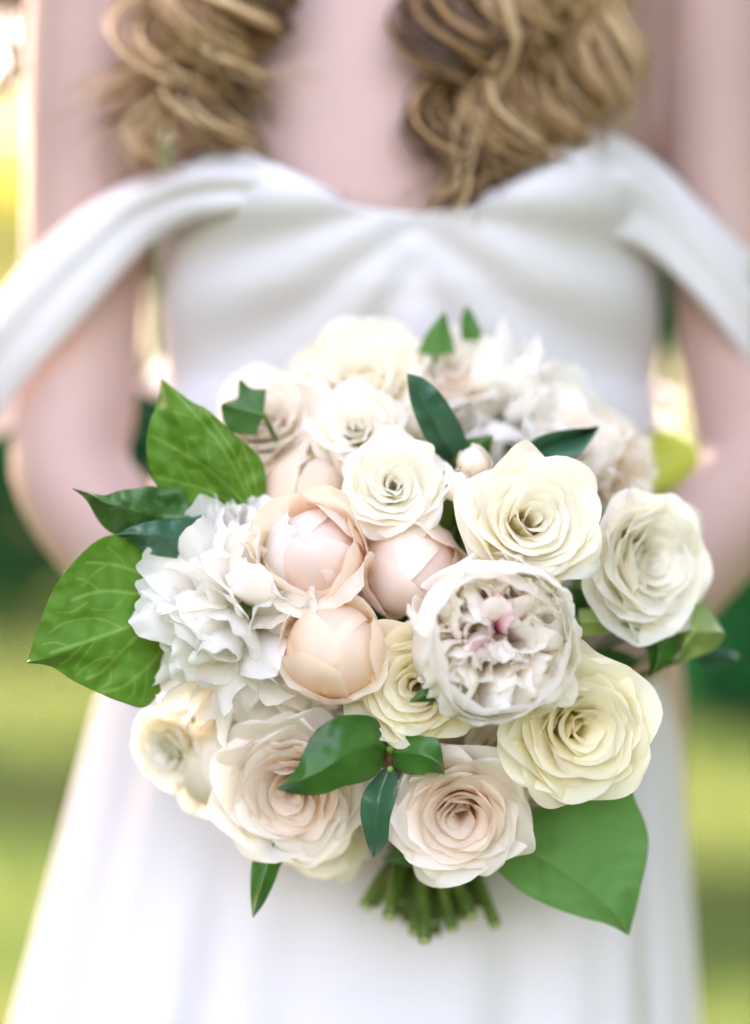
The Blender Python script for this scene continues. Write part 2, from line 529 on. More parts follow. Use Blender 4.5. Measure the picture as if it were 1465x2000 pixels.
shade_tree((-1.3, 6.2, 0.0), 7.4, 1.0, 4000, 'slender tree farther left on the lawn, its crown above the picture', 13, trunk=(-1.4, 0.8))
shade_tree((2.3, 12.0, 0.0), 9.0, 2.6, 12000, 'broad tree far behind the bride, its crown above the picture', 14, trunk=(2.0, 2.0))

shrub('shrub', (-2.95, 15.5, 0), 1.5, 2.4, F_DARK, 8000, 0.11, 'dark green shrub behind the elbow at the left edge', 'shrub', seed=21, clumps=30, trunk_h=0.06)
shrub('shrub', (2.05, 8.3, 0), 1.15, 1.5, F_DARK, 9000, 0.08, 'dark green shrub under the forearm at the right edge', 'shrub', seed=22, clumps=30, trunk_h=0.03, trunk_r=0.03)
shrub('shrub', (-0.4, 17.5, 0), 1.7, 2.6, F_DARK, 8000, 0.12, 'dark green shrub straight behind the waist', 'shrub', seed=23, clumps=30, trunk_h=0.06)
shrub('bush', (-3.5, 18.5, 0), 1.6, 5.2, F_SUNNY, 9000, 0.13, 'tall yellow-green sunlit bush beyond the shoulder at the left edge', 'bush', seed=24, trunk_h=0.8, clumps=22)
shrub('shade_tree', (3.2, -0.6, 0), 3.4, 5.2, F_MID, 16000, 0.22, 'unseen dense tree added at the right to darken that side of the bride', 'tree', seed=41, trunk_h=0.9, trunk_r=0.16, clumps=24)  # tree added out of view to darken the right side
shrub('shade_tree', (-3.1, -0.4, 0), 2.6, 4.6, F_MID, 16000, 0.22, 'unseen dense tree added at the left to hold back sky light from the bride', 'tree', seed=42, trunk_h=0.3, trunk_r=0.16, clumps=24)  # out-of-view tree put in to block sky light from the left
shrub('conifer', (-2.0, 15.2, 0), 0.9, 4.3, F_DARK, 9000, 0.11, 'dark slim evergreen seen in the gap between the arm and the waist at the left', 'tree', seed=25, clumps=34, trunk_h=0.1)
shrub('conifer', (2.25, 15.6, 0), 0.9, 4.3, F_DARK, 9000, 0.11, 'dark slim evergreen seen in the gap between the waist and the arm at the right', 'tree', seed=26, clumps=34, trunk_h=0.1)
def woodland():
    r = np.random.default_rng(33)
    cs, rs = [], []
    for i in range(110):
        x = -16 + 32 * r.random()
        cs.append((x, 24 + 5 * r.random(), 0.6 + 5.6 * r.random())); rs.append(0.9 + 0.8 * r.random())
    V, F = leaf_cloud(cs, rs, 42000, 0.3, r)
    o = mesh_obj('woodland', V, F, F_MID, smooth=False)
    tag(o, 'far green woodland beyond the lawn, blurred into one mass', 'woodland', kind='stuff')
woodland()

# ------------------------------------------------------------------ the bride
def ring(cx, cy, z, rx, ryf, ryb, n=32, p=2.3):
    """closed superelliptic ring; ryf towards the camera, ryb away from it"""
    out = []
    for i in range(n):
        a = 2 * PI * i / n
        c, s = math.cos(a), math.sin(a)
        ex = math.copysign(abs(c) ** (2 / p), c) * rx
        ey = math.copysign(abs(s) ** (2 / p), s) * (ryb if s > 0 else ryf)
        out.append((cx + ex, cy + ey, z))
    return out

def loft(rings, cap=True):
    n = len(rings[0])
    V = [p for r in rings for p in r]
    F = grid_faces(len(rings), n, True)
    if cap:
        F.append(tuple(range(n - 1, -1, -1))); F.append(tuple(range((len(rings) - 1) * n, len(rings) * n)))
    U = [(i / n, j / (len(rings) - 1)) for j in range(len(rings)) for i in range(n)]
    return V, F, U

BX, BY = 0.022, 0.275            # torso axis
def interp(keys, z):
    ks = [k[0] for k in keys]
    return [float(np.interp(z, ks, [k[i] for k in keys])) for i in range(1, len(keys[0]))]
# z, half width, front depth, back depth
TORSO = [(0.62, 0.155, 0.09, 0.10), (0.78, 0.172, 0.095, 0.12), (0.90, 0.170, 0.09, 0.125), (1.00, 0.146, 0.085, 0.095), (1.08, 0.138, 0.083, 0.085),
         (1.13, 0.141, 0.108, 0.088), (1.17, 0.145, 0.116, 0.095), (1.21, 0.148, 0.108, 0.10), (1.24, 0.150, 0.098, 0.10), (1.28, 0.152, 0.086, 0.10), (1.33, 0.165, 0.066, 0.095),
         (1.37, 0.150, 0.052, 0.085), (1.40, 0.095, 0.045, 0.07), (1.43, 0.052, 0.045, 0.055)]

NECK = P(838, 1530, 0.125)       # binding point of the stems, where the hands close
def hand(mb, wrist, side):
    """palm + five curled fingers round the bundle of stems; side -1: the viewer's left hand"""
    ax = Vector((0, 0, 1))
    c = NECK + Vector((0, 0, 0.012 if side < 0 else 0.0))
    Rb = 0.024 if side < 0 else 0.036
    knuck = c + Vector((side * (Rb + 0.012), 0.020, 0))
    palm = []
    mb.add(tube(catmull([wrist, wrist.lerp(knuck, 0.5) + Vector((0, 0.006, 0)), knuck], 10), [0.023, 0.024, 0.026, 0.029, 0.032, 0.034, 0.035, 0.034, 0.030, 0.022], 14, flat=0.55 if False else None))
    for k, (ln, rr) in enumerate(((1.0, 0.0078), (1.12, 0.0082), (1.03, 0.0078), (0.82, 0.0068))):
        z = 0.029 - 0.0192 * k
        pts = []
        for j in range(10):
            t = j / 9 * ln
            a = (0.35 - 2.75 * t) if side > 0 else (PI - 0.35 + 2.75 * t)
            q = Rb + 0.009 - 0.003 * t
            pts.append(c + Vector((math.cos(a) * q, math.sin(a) * q, z - 0.004 * t)))
        pts.insert(0, knuck + Vector((-side * 0.004, 0.004, z * 0.8)))
        mb.add(tube(pts, np.linspace(rr * 1.15, rr * 0.82, len(pts)), 10))
    th = [knuck + Vector((-side * 0.012, 0.006, 0.020)), c + Vector((side * (Rb * 0.2), Rb + 0.014, 0.043)), c + Vector((-side * Rb * 0.8, Rb * 0.5 + 0.01, 0.047)), c + Vector((-side * (Rb + 0.006), -0.008, 0.044))]
    mb.add(tube(catmull(th, 10), np.linspace(0.0115, 0.008, 10), 10))

def body():
    mb = MB()
    rs = []
    for z in np.linspace(0.62, 1.43, 40):
        rx, f, b = interp(TORSO, z)
        rs.append(ring(BX, BY, z, rx, f, b, 32, 2.25))
    mb.add(loft(rs))
    # neck and head
    mb.add(tube([(BX, BY + 0.02, 1.38), (BX, BY + 0.012, 1.44), (BX, BY + 0.0, 1.52)], [0.058, 0.054, 0.056], 20))
    hr = []
    for t in np.linspace(0, 1, 18):
        z = 1.475 + 0.225 * t
        w = 0.072 * math.sin(PI * min(0.999, max(0.02, 0.17 + 0.83 * t))) ** 0.55
        hr.append(ring(BX, BY - 0.005 + 0.012 * t, z, w, w * 1.18 + (0.012 if t < 0.2 else 0), w * 1.28, 24, 2.0))
    mb.add(loft(hr))
    mb.add(tube([(BX, BY - 0.082, 1.605), (BX, BY - 0.098, 1.575), (BX, BY - 0.104, 1.562), (BX, BY - 0.085, 1.553)], [0.006, 0.009, 0.011, 0.007], 10))
    for s in (-1, 1):
        mb.add(tube([(BX + s * 0.018, BY - 0.088, 1.528), (BX, BY - 0.094, 1.530), (BX - s * 0.002, BY - 0.092, 1.530)], [0.004, 0.007, 0.005], 8))
        mb.add(tube([(BX + s * 0.075, BY + 0.0, 1.555), (BX + s * 0.083, BY + 0.008, 1.585), (BX + s * 0.078, BY + 0.012, 1.605)], [0.008, 0.011, 0.008], 8))
    # trapezius slopes and shoulders
    for s in (-1, 1):
        mb.add(tube([(BX + s * 0.02, BY + 0.02, 1.435), (BX + s * 0.09, BY + 0.012, 1.40), (BX + s * 0.165, BY - 0.004, 1.365)], [0.045, 0.045, 0.048], 16))
        # collar bone and breast
        mb.add(tube([(BX + s * 0.015, BY - 0.058, 1.375), (BX + s * 0.08, BY - 0.058, 1.388), (BX + s * 0.15, BY - 0.035, 1.392)], [0.006, 0.0065, 0.006], 8))
        mb.add(tube([(BX + s * 0.068, BY - 0.04, 1.225), (BX + s * 0.068, BY - 0.075, 1.212)], [0.06, 0.05], 20))
        mb.add(tube([(BX + s * 0.075, BY - 0.01, 0.68), (BX + s * 0.075, BY - 0.005, 0.45), (BX + s * 0.065, BY + 0.015, 0.26), (BX + s * 0.06, BY + 0.02, 0.09)], [0.085, 0.058, 0.046, 0.034], 18))
        mb.add(tube([(BX + s * 0.06, BY + 0.045, 0.045), (BX + s * 0.065, BY - 0.03, 0.04), (BX + s * 0.07, BY - 0.13, 0.022)], [0.033, 0.034, 0.018], 14))
    # arms
    wl, wr = P(650, 1430, 0.18), P(1010, 1430, 0.18)
    la = [P(205, -85, 0.275), P(185, 120, 0.27), P(168, 480, 0.262), P(150, 780, 0.25), P(140, 930, 0.235), P(260, 1090, 0.215), P(450, 1275, 0.19), wl]
    ra = [P(1392, -85, 0.275), P(1408, 120, 0.27), P(1425, 480, 0.262), P(1465, 780, 0.25), P(1478, 925, 0.235), P(1385, 1040, 0.215), P(1200, 1260, 0.19), wr]
    rad = [0.048, 0.0435, 0.0385, 0.036, 0.0355, 0.0365, 0.030, 0.023]
    for a in (la, ra):
        pts = catmull(a, 44)
        seg = np.array([np.linalg.norm(np.array(p) - np.array(q)) for p, q in zip(a[1:], a)])
        cum = np.concatenate([[0], np.cumsum(seg)]); cum /= cum[-1]
        mb.add(tube(pts, np.interp(np.linspace(0, 1, 44), cum, rad), 20))
    hand(mb, wl, -1)
    hand(mb, wr, 1)
    tmp = mb.build('temporary_body', M['skin'])
    md = tmp.modifiers.new('r', 'REMESH'); md.mode = 'VOXEL'; md.voxel_size = 0.0028
    sm = tmp.modifiers.new('s', 'SMOOTH'); sm.factor = 0.5; sm.iterations = 7
    dg = bpy.context.evaluated_depsgraph_get()
    me = bpy.data.meshes.new_from_object(tmp.evaluated_get(dg))
    bpy.data.objects.remove(tmp)
    me.name = 'person'
    me.polygons.foreach_set('use_smooth', [True] * len(me.polygons))
    me.materials.clear(); me.materials.append(M['skin'])
    o = bpy.data.objects.new('person', me)
    COL.objects.link(o)
    tag(o, 'bride with curly blonde hair in a white off-shoulder dress, holding the bouquet', 'person')
    return o
bride = body()

# bodice: hugs the torso, soft folds gathered at the middle of the bust
def bodice():
    nz_, na = 60, 150
    V, U = [], []
    zb = P(0, 905, 0.20).z
    for j in range(nz_):
        t = j / (nz_ - 1)
        for i in range(na):
            a = 2 * PI * i / na
            c, s = math.cos(a), math.sin(a)
            # top edge: two soft peaks in front, lower in the middle and at the sides, straight at the back
            if s < 0:
                q = abs(c)
                ztop = 1.168 + 0.040 * math.exp(-((q - 0.66) / 0.3) ** 2)
                ztop -= 0.0 if q < 0.8 else 0.02 * (q - 0.8) / 0.2
            else:
                ztop = 1.19
            z = zb + (ztop - zb) * t
            rx, f, b = interp(TORSO, z)
            p = 2.25
            bust = 0.0
            if s < 0:
                bust = 0.030 * math.exp(-((abs(c) - 0.45) / 0.36) ** 2) * math.exp(-((z - 1.205) / 0.055) ** 2)
            ex = math.copysign(abs(c) ** (2 / p), c) * (rx + 0.010)
            ey = math.copysign(abs(s) ** (2 / p), s) * ((b if s > 0 else f) + 0.010 + bust)
            if s < 0:
                # folds fan out from the gathered centre
                dx, dz = ex, z - 1.175
                an = math.atan2(dz, abs(dx) + 0.02)
                rr = math.hypot(dx, dz)
                fold = math.sin(an * 15 + 1.5 * math.sin(rr * 20)) * 0.0036 * min(1, rr / 0.06)
                ey -= fold
                ey += 0.010 * math.exp(-(dx / 0.014) ** 2) * math.exp(-(dz / 0.05) ** 2)
            V.append((BX + ex, BY + ey, z)); U.append((i / na, t))
    o = mesh_obj('bodice', V, grid_faces(nz_, na, True), M['dress'], bride, U)
    so = o.modifiers.new('thickness', 'SOLIDIFY'); so.thickness = 0.003; so.offset = 1
    return o
bodice()

def skirt():
    nz_, na = 70, 300
    V, U = [], []
    z0, z1 = P(0, 700, 0.20).z, 0.015
    keys = [(0.0, -0.34, 0.30), (0.35, -0.30, 0.25), (0.675, -0.226, 0.198), (0.89, -0.170, 0.186), (1.00, -0.142, 0.163), (1.06, -0.122, 0.166), (1.12, -0.118, 0.165)]
    for j in range(nz_):
        t = j / (nz_ - 1)
        z = z0 + (z1 - z0) * t ** 1.0
        xl, xr = interp(keys, z)
        cx, rx = (xl + xr) / 2, (xr - xl) / 2
        ry = 0.098 + 0.20 * (1 - z / z0) ** 1.1
        amp = 0.0015 + 0.020 * min(1, t * 1.5)
        for i in range(na):
            a = 2 * PI * i / na
            f = math.sin(a * 13 + 0.7 * math.sin(3 * a) + 0.5) * 0.55 + math.sin(a * 22 + 1.3 * math.sin(2 * a + 1)) * 0.28 + math.sin(a * 7 + 2.0) * 0.4
            k = 1 + amp * f / max(rx, 0.1)
            c, s = math.cos(a), math.sin(a)
            p = 2.2
            V.append((cx + math.copysign(abs(c) ** (2 / p), c) * rx * (1 + (k - 1) * 0.35), BY + 0.01 + math.copysign(abs(s) ** (2 / p), s) * ry * k, z))
            U.append((i / na, t))
    o = mesh_obj('skirt', V, grid_faces(nz_, na, True), M['dress'], bride, U)
    so = o.modifiers.new('thickness', 'SOLIDIFY'); so.thickness = 0.002
skirt()

def bow_loops():
    # soft loops of the bow that stick out beside the waist
    for pts in ([P(352, 730, 0.30), P(312, 715, 0.31), P(285, 738, 0.315), P(318, 764, 0.31), P(352, 755, 0.30)],
                [P(1250, 770, 0.30), P(1290, 770, 0.31), P(1322, 800, 0.315), P(1300, 832, 0.31), P(1250, 815, 0.30)]):
        c = catmull(pts, 22)
        V, U = [], []
        for k, q in enumerate(c):
            for m_ in range(7):
                w = (m_ / 6 - 0.5) * 0.034 * (0.5 + 0.5 * math.sin(PI * k / 21))
                V.append((q[0] + 0.2 * w, q[1] + w, q[2] + 0.35 * w)); U.append((m_ / 6, k / 21))
        b = mesh_obj('bow_loop', V, grid_faces(22, 7), M['dress'], bride, U)
        b.modifiers.new('thickness', 'SOLIDIFY').thickness = 0.0015
bow_loops()

def sleeve(top, bot, seed):
    """draped off-the-shoulder sleeve: a band of cloth from the bust across the upper arm and round its back"""
    n, m = 60, 26
    T, B = catmull(top, n), catmull(bot, n)
    r = random.Random(seed)
    ph = r.random() * 6
    V, U = [], []
    for i in range(n):
        s = i / (n - 1)
        tg = Vector(T[min(n - 1, i + 1)] - T[max(0, i - 1)]).normalized()
        for k in range(m):
            u = k / (m - 1)
            p = Vector(T[i]) * (1 - u) + Vector(B[i]) * u
            across = Vector(B[i] - T[i]).normalized()
            nrm = tg.cross(across)
            if nrm.y > 0 and s < 0.55: nrm = -nrm
            fold = math.sin(u * PI) * 0.010 + 0.0030 * math.sin(u * 13 + ph + 2.2 * math.sin(s * 4)) * math.sin(u * PI) ** 0.5
            roll = -0.006 * math.exp(-(u / 0.08) ** 2)
            p = p + nrm * (fold + roll)
            V.append(p); U.append((u, s))
    o = mesh_obj('sleeve', V, grid_faces(n, m), M['dress'], bride, U)
    o.modifiers.new('thickness', 'SOLIDIFY').thickness = 0.002
sleeve([P(650, 385, 0.165), P(545, 325, 0.155), P(440, 300, 0.160), P(330, 332, 0.178), P(235, 362, 0.192), P(120, 440, 0.200), P(10, 555, 0.215), P(-70, 660, 0.25), P(-30, 700, 0.30), P(70, 650, 0.325), P(190, 560, 0.315)],
       [P(650, 400, 0.165), P(545, 405, 0.152), P(440, 415, 0.156), P(345, 440, 0.175), P(265, 500, 0.190), P(160, 620, 0.200), P(60, 735, 0.215), P(-30, 860, 0.25), P(-20, 860, 0.30), P(80, 790, 0.325), P(190, 700, 0.315)], 1)
sleeve([P(930, 380, 0.150), P(1010, 340, 0.150), P(1085, 268, 0.160), P(1170, 238, 0.178), P(1265, 290, 0.194), P(1370, 390, 0.202), P(1470, 490, 0.215), P(1560, 590, 0.25), P(1560, 620, 0.30), P(1480, 580, 0.325), P(1410, 520, 0.315)],
       [P(930, 420, 0.152), P(1010, 420, 0.150), P(1085, 440, 0.156), P(1180, 468, 0.175), P(1262, 492, 0.190), P(1355, 575, 0.202), P(1450, 690, 0.215), P(1540, 830, 0.25), P(1560, 800, 0.30), P(1490, 740, 0.325), P(1410, 660, 0.315)], 2)

# ------------------------------------------------------------------ hair
def lock(path, rad, helix, turns, mat, ph, flat=0.6, n=54):
    c = catmull(path, n)
    pts = []
    for i, p in enumerate(c):
        t = i / (n - 1)
        hr = helix * (0.35 + 0.65 * min(1, t * 1.6))
        a = ph + turns * 2 * PI * t ** 1.25
        pts.append((p[0] + math.cos(a) * hr, p[1] + math.sin(a) * hr * 0.55, p[2] + math.sin(a) * hr * 0.35))
    rr = [rad * (0.75 + 0.45 * math.sin(PI * min(1, 0.15 + 0.85 * i / (n - 1)))) * (1 - 0.75 * max(0, (i / (n - 1) - 0.78) / 0.22)) for i in range(n)]
    v, f, u = tube(pts, rr, 16, lobes=(0.22, 5), twist=0.12, flat=flat)
    mesh_obj('hair_lock', v, f, mat, bride, u)

def ringlet(path, hel, turns, ph, n_str, spread, r, mats):
    """one wavy lock: a core and loose strands that follow the same curl"""
    n = 60
    c = catmull(path, n)
    def curl(off, dph, sc):
        pts = []
        for i, p in enumerate(c):
            t = i / (n - 1)
            hr = hel * sc * (0.25 + 0.75 * min(1, t * 1.5))
            a = ph + dph + turns * 2 * PI * t ** 1.15
            sp = 0.5 + 0.8 * t
            pts.append((p[0] + math.cos(a) * hr + off[0] * sp, p[1] + math.sin(a) * hr * 0.7 + off[1] * sp, p[2] + math.sin(a) * hr * 0.45 + off[2] * sp))
        return pts
    taper = [1 - 0.8 * max(0, (i / (n - 1) - 0.7) / 0.3) for i in range(n)]
    v, f, u = tube(curl((0, 0.004, 0), 0, 0.9), [0.0055 * k for k in taper], 14, lobes=(0.3, 5), twist=0.1)
    core = mesh_obj('hair_lock', v, f, mats[0], bride, u)  # dark core colour paints shade into the gaps between strands
    for k in range(n_str):
        a = r.uniform(0, 2 * PI); q = spread * math.sqrt(r.random())
        rr = r.uniform(0.0006, 0.0022)
        v, f, u = tube(curl((math.cos(a) * q, math.sin(a) * q - 0.002, r.uniform(-.006, .006)), r.gauss(0, 0.32), r.uniform(0.72, 1.3)), [rr * t_ for t_ in taper], 7, flat=0.6)
        mesh_obj('hair_strand', v, f, mats[1 + r.randrange(len(mats) - 1)], core, u)

def hair():
    r = random.Random(3)
    D, H, B = M['hair_dark'], M['hair'], M['hair_light']
    sets = [
        # viewer's left: big loose curls over the collar bone, ends swept outwards
        ([P(330, -330, .21), P(330, -100, .185), P(345, 60, .172), P(320, 200, .170), P(255, 250, .175)], 0.022, 2.4, 0.2),
        ([P(380, -330, .20), P(390, -100, .178), P(400, 80, .166), P(370, 230, .164), P(290, 300, .170)], 0.022, 2.6, 1.4),
        ([P(430, -330, .20), P(440, -100, .175), P(440, 90, .162), P(420, 250, .160), P(350, 325, .166)], 0.020, 2.8, 2.9),
        ([P(480, -330, .20), P(490, -100, .175), P(470, 70, .166), P(440, 200, .165), P(410, 290, .166)], 0.018, 2.4, 4.2),
        ([P(520, -330, .21), P(525, -140, .185), P(500, 20, .175), P(470, 140, .172), P(445, 230, .172)], 0.014, 2.2, 5.1),
        ([P(400, -330, .19), P(405, -100, .170), P(360, 60, .158), P(300, 160, .158), P(235, 195, .165)], 0.016, 2.0, 3.6),
        # viewer's right: long tumbling curls to the neckline
        ([P(900, -330, .21), P(895, -120, .185), P(880, 60, .168), P(890, 190, .160), P(930, 290, .156)], 0.022, 2.5, 0.6),
        ([P(950, -330, .20), P(950, -100, .175), P(930, 120, .160), P(925, 270, .152), P(870, 350, .150)], 0.023, 2.8, 2.0),
        ([P(1010, -330, .20), P(1010, -90, .172), P(990, 140, .156), P(985, 300, .150), P(905, 395, .148)], 0.020, 3.0, 3.4),
        ([P(1060, -330, .20), P(1065, -90, .175), P(1055, 140, .160), P(1030, 290, .152), P(990, 385, .148)], 0.017, 2.8, 4.6),
        ([P(1110, -330, .21), P(1120, -90, .180), P(1110, 120, .168), P(1085, 250, .160), P(1050, 360, .154)], 0.014, 2.4, 5.7),
        ([P(1160, -330, .22), P(1170, -90, .190), P(1160, 100, .178), P(1130, 210, .170), P(1100, 300, .164)], 0.012, 2.2, 1.1),
        ([P(1200, -330, .23), P(1215, -90, .200), P(1195, 60, .185), P(1180, 150, .180), P(1150, 230, .175)], 0.010, 2.0, 2.2),
        ([P(1040, -330, .19), P(1010, -80, .165), P(975, 150, .150), P(960, 330, .144), P(820, 405, .142)], 0.014, 2.0, 0.0),
    ]
    for k, (path, hel, tn, ph) in enumerate(sets):
        tone = 'MLMDDLDDMMLLLM'
        pal = {'D': [D, D, D, H], 'M': [D, H, H, B], 'L': [H, B, B, H]}[tone[k]]
        ringlet(path, hel, tn, ph, 24, 0.0165, r, pal)
    # hair that falls behind the viewer's-left shoulder
    for i in range(6):
        x = -55 + 18 * i
        ringlet([P(300 + 10 * i, -650, 0.34), P(120 + 8 * i, -260, 0.345), P(x, 0, 0.345), P(x - 12, 130, 0.34), P(x - 20, 190 + 12 * (i % 3), 0.34)], 0.009, 2.4, i * 1.3, 8, 0.010, r, [D, H, B, D])
    rs = []
    for t in np.linspace(0, 1, 16):
        z = 1.50 + 0.222 * t
        w = 0.092 * max(0.05, math.cos(PI * 0.5 * max(0, (t - 0.42) / 0.58))) ** 0.6
        rs.append(ring(BX, BY + 0.035, z, w, w * (0.85 if t < 0.72 else 1.15), w * 1.1, 40, 2.1))
    v, f, u = loft(rs)
    mesh_obj('hair_crown', v, f, M['hair'], bride, u)
    for s in (-1, 1):
        for i in range(7):
            y = BY - 0.03 + 0.022 * i
            lock([(BX + s * 0.03, y, 1.715), (BX + s * 0.085, y, 1.66), (BX + s * (0.098 + 0.004 * (i % 3)), y - 0.01, 1.56), (BX + s * 0.115, BY - 0.05 + 0.014 * i, 1.45), (BX + s * (0.105 + 0.01 * (i % 4)), BY - 0.09 + 0.016 * i, 1.40)],
                 0.014, 0.006, 2.2, [M['hair'], D, M['hair'], B][i % 4], i * 1.3)
hair()

# ------------------------------------------------------------------ flowers
def petal(nu, nv, L, W, ang, r0, Rc, theta, rng_, round_=0.25, pw=2.5, basew=0.25, ruffle=0.0, rag=0.0, tuck=0.0, z0=0.0, freq=3.0, wpeak=0.62, lift=0.0):
    """one petal in the flower's own space (axis +Z). ang: angle from the axis along the petal (list), Rc: cross curvature"""
    u = np.linspace(-1, 1, nu)
    v = np.linspace(0, 1, nv)
    ks = np.linspace(0, 1, len(ang))
    fine = np.linspace(0, 1.12, 113)
    af = np.interp(fine, ks, ang)
    ds = L * (fine[1] - fine[0])
    rho = r0 + np.concatenate([[0], np.cumsum(np.sin(af[:-1]) * ds)])
    hh = z0 + np.concatenate([[0], np.cumsum(np.cos(af[:-1]) * ds)])
    ph = rng_.random(6) * 2 * PI
    edge = 1 - round_ * np.abs(u) ** pw
    if rag:
        edge = edge + rag * (np.sin(u * freq * 2.6 + ph[0]) * 0.5 + np.sin(u * freq * 5.3 + ph[1]) * 0.35 + np.sin(u * freq * 9 + ph[2]) * 0.2)
    vv = v[:, None] * edge[None, :]
    rr = np.interp(vv, fine, rho); zz = np.interp(vv, fine, hh); aa = np.interp(vv, fine, af)
    vn = v[:, None]
    # width swells from the claw, then rounds in at the tip
    wv = basew + (1 - basew) * np.sin(np.clip(vn / wpeak, 0, 1) * PI / 2) ** 1.2
    wv = wv * (1 - 0.28 * np.clip((vn - wpeak) / (1 - wpeak), 0, 1) ** 2)
    s = u[None, :] * W * wv
    if np.isscalar(Rc): Rc = (Rc, Rc)
    rc = Rc[0] + (Rc[1] - Rc[0]) * vn
    sn = np.clip(s / rc, -2.4, 2.4)
    lat = rc * np.sin(sn)
    inn = rc * (1 - np.cos(sn))
    nrm = tuck * u[None, :] * W * vn
    if lift:
        nrm = nrm - lift * W * np.abs(u[None, :]) ** 3 * vn ** 1.5
    if ruffle:
        nrm = nrm + ruffle * vn ** 1.6 * (np.sin(u[None, :] * freq + ph[3] + vn * 1.5) * 0.6 + np.sin(u[None, :] * freq * 2.1 + ph[4] - vn * 2.0) * 0.4 + 0.3 * np.sin(u[None, :] * freq * 3.7 + ph[5]) * vn)
    off = inn + nrm
    x = rr - np.cos(aa) * off
    z = zz + np.sin(aa) * off
    c, sθ = math.cos(theta), math.sin(theta)
    X = x * c - lat * sθ
    Y = x * sθ + lat * c
    V = np.stack([X, Y, z], -1).reshape(-1, 3)
    k = 2 * PI / (L * 1.1)
    pw_ = rng_.random(9) * 2 * PI
    am = 0.020 * L * np.repeat(v ** 1.2, nu)
    V = V + np.stack([am * np.sin(V[:, (i + 1) % 3] * k * 1.3 + pw_[i]) + 0.5 * am * np.sin(V[:, (i + 2) % 3] * k * 2.7 + pw_[i + 3]) for i in range(3)], -1)
    U = np.stack([np.broadcast_to((u[None, :] + 1) / 2, vv.shape), np.broadcast_to(vn, vv.shape)], -1).reshape(-1, 2)
    return V, grid_faces(nv, nu), U

def add_petal(parent, mat, *a, **k):
    v, f, uv = petal(*a, **k)
    return mesh_obj('petal', v, f, mat, parent, uv)

def rose_heart(root, mat, Rm, r_out, zb, ztop, turns, rg):
    """the rolled innermost petal"""
    nu, nv = 44, 9
    V, U = [], []
    for j in range(nv):
        v = j / (nv - 1)
        for i in range(nu):
            t = i / (nu - 1)
            a = t * turns * 2 * PI
            q = r_out * (0.12 + 0.88 * t) * (0.65 + 0.35 * v + 0.10 * v ** 4)
            z = zb + (ztop - zb) * v * (1 - 0.10 * (1 - t) - 0.05 * math.sin(a * 0.9 + 1))
            V.append((q * math.cos(a), q * math.sin(a), z)); U.append((t, 0.35 + 0.5 * v))
    return mesh_obj('petal', V, grid_faces(nv, nu), mat, root, U)

def rose(root, Rm, mat, rg, n=26, open_=1.0, mat_in=None, n_in=0, high=0.60, low=0.22, ruffle=0.034, roll=1.0, inner=0.12, wrap=1.0, rag=0.0, pow_=0.88):
    """spiral rose: petals wrapped round the axis, each rim rolled outwards a little more than the one inside it"""
    Rm = Rm * 0.90
    n = int(n * 1.05); n_in = int(n_in * 1.05)
    rose_heart(root, mat_in or mat, Rm, Rm * inner * 1.15, -Rm * 0.4, Rm * (high - 0.03), 2.2, rg)
    for i in range(n):
        t = i / (n - 1)
        th = i * 2.39996 + rg.normal(0, 0.22)
        rt = Rm * (inner + (1.0 - inner) * t ** pow_) * (1 + rg.normal(0, 0.022))
        ht = Rm * (high - 0.10 * math.exp(-t * 9) + (low - high) * t ** 1.6) * (1 + rg.normal(0, 0.03))
        r0 = Rm * (0.02 + 0.10 * t)
        zb = -Rm * 0.45 * (1 - 0.2 * t)
        ang = math.atan2((rt - r0) * 0.92, ht - zb)
        L = math.hypot(rt - r0, ht - zb) * 1.07
        rl = roll * (0.25 + 0.75 * t) * (1 + rg.normal(0, 0.15))
        a = [ang + 0.48 + 0.25 * t, ang + 0.22, ang - 0.04, ang - 0.20, ang - 0.26, ang - 0.20, ang - 0.02 + rl * 0.25, ang + rl * 0.7, ang + rl * 1.35]
        wr = (1.75 - 0.42 * t) * wrap
        W = max(rt, Rm * 0.10) * wr
        m_ = mat_in if (mat_in and i < n_in) else mat
        add_petal(root, m_, 23, 19, L, W, a, r0, (Rm * 0.12 + rt * 0.55, rt * 1.04 + Rm * 0.02), th, rg, round_=0.13 + 0.08 * rg.random(), pw=2.4 + 0.8 * rg.random(), basew=0.45,
                  ruffle=ruffle * Rm * (0.3 + 0.9 * t), tuck=0.085 * (1 - 0.4 * t) * (1 if rg.random() < 0.92 else -1), rag=rag, freq=2.2, wpeak=0.55, lift=0.16 * max(0, t - 0.25) * (0.6 + 0.8 * rg.random()))

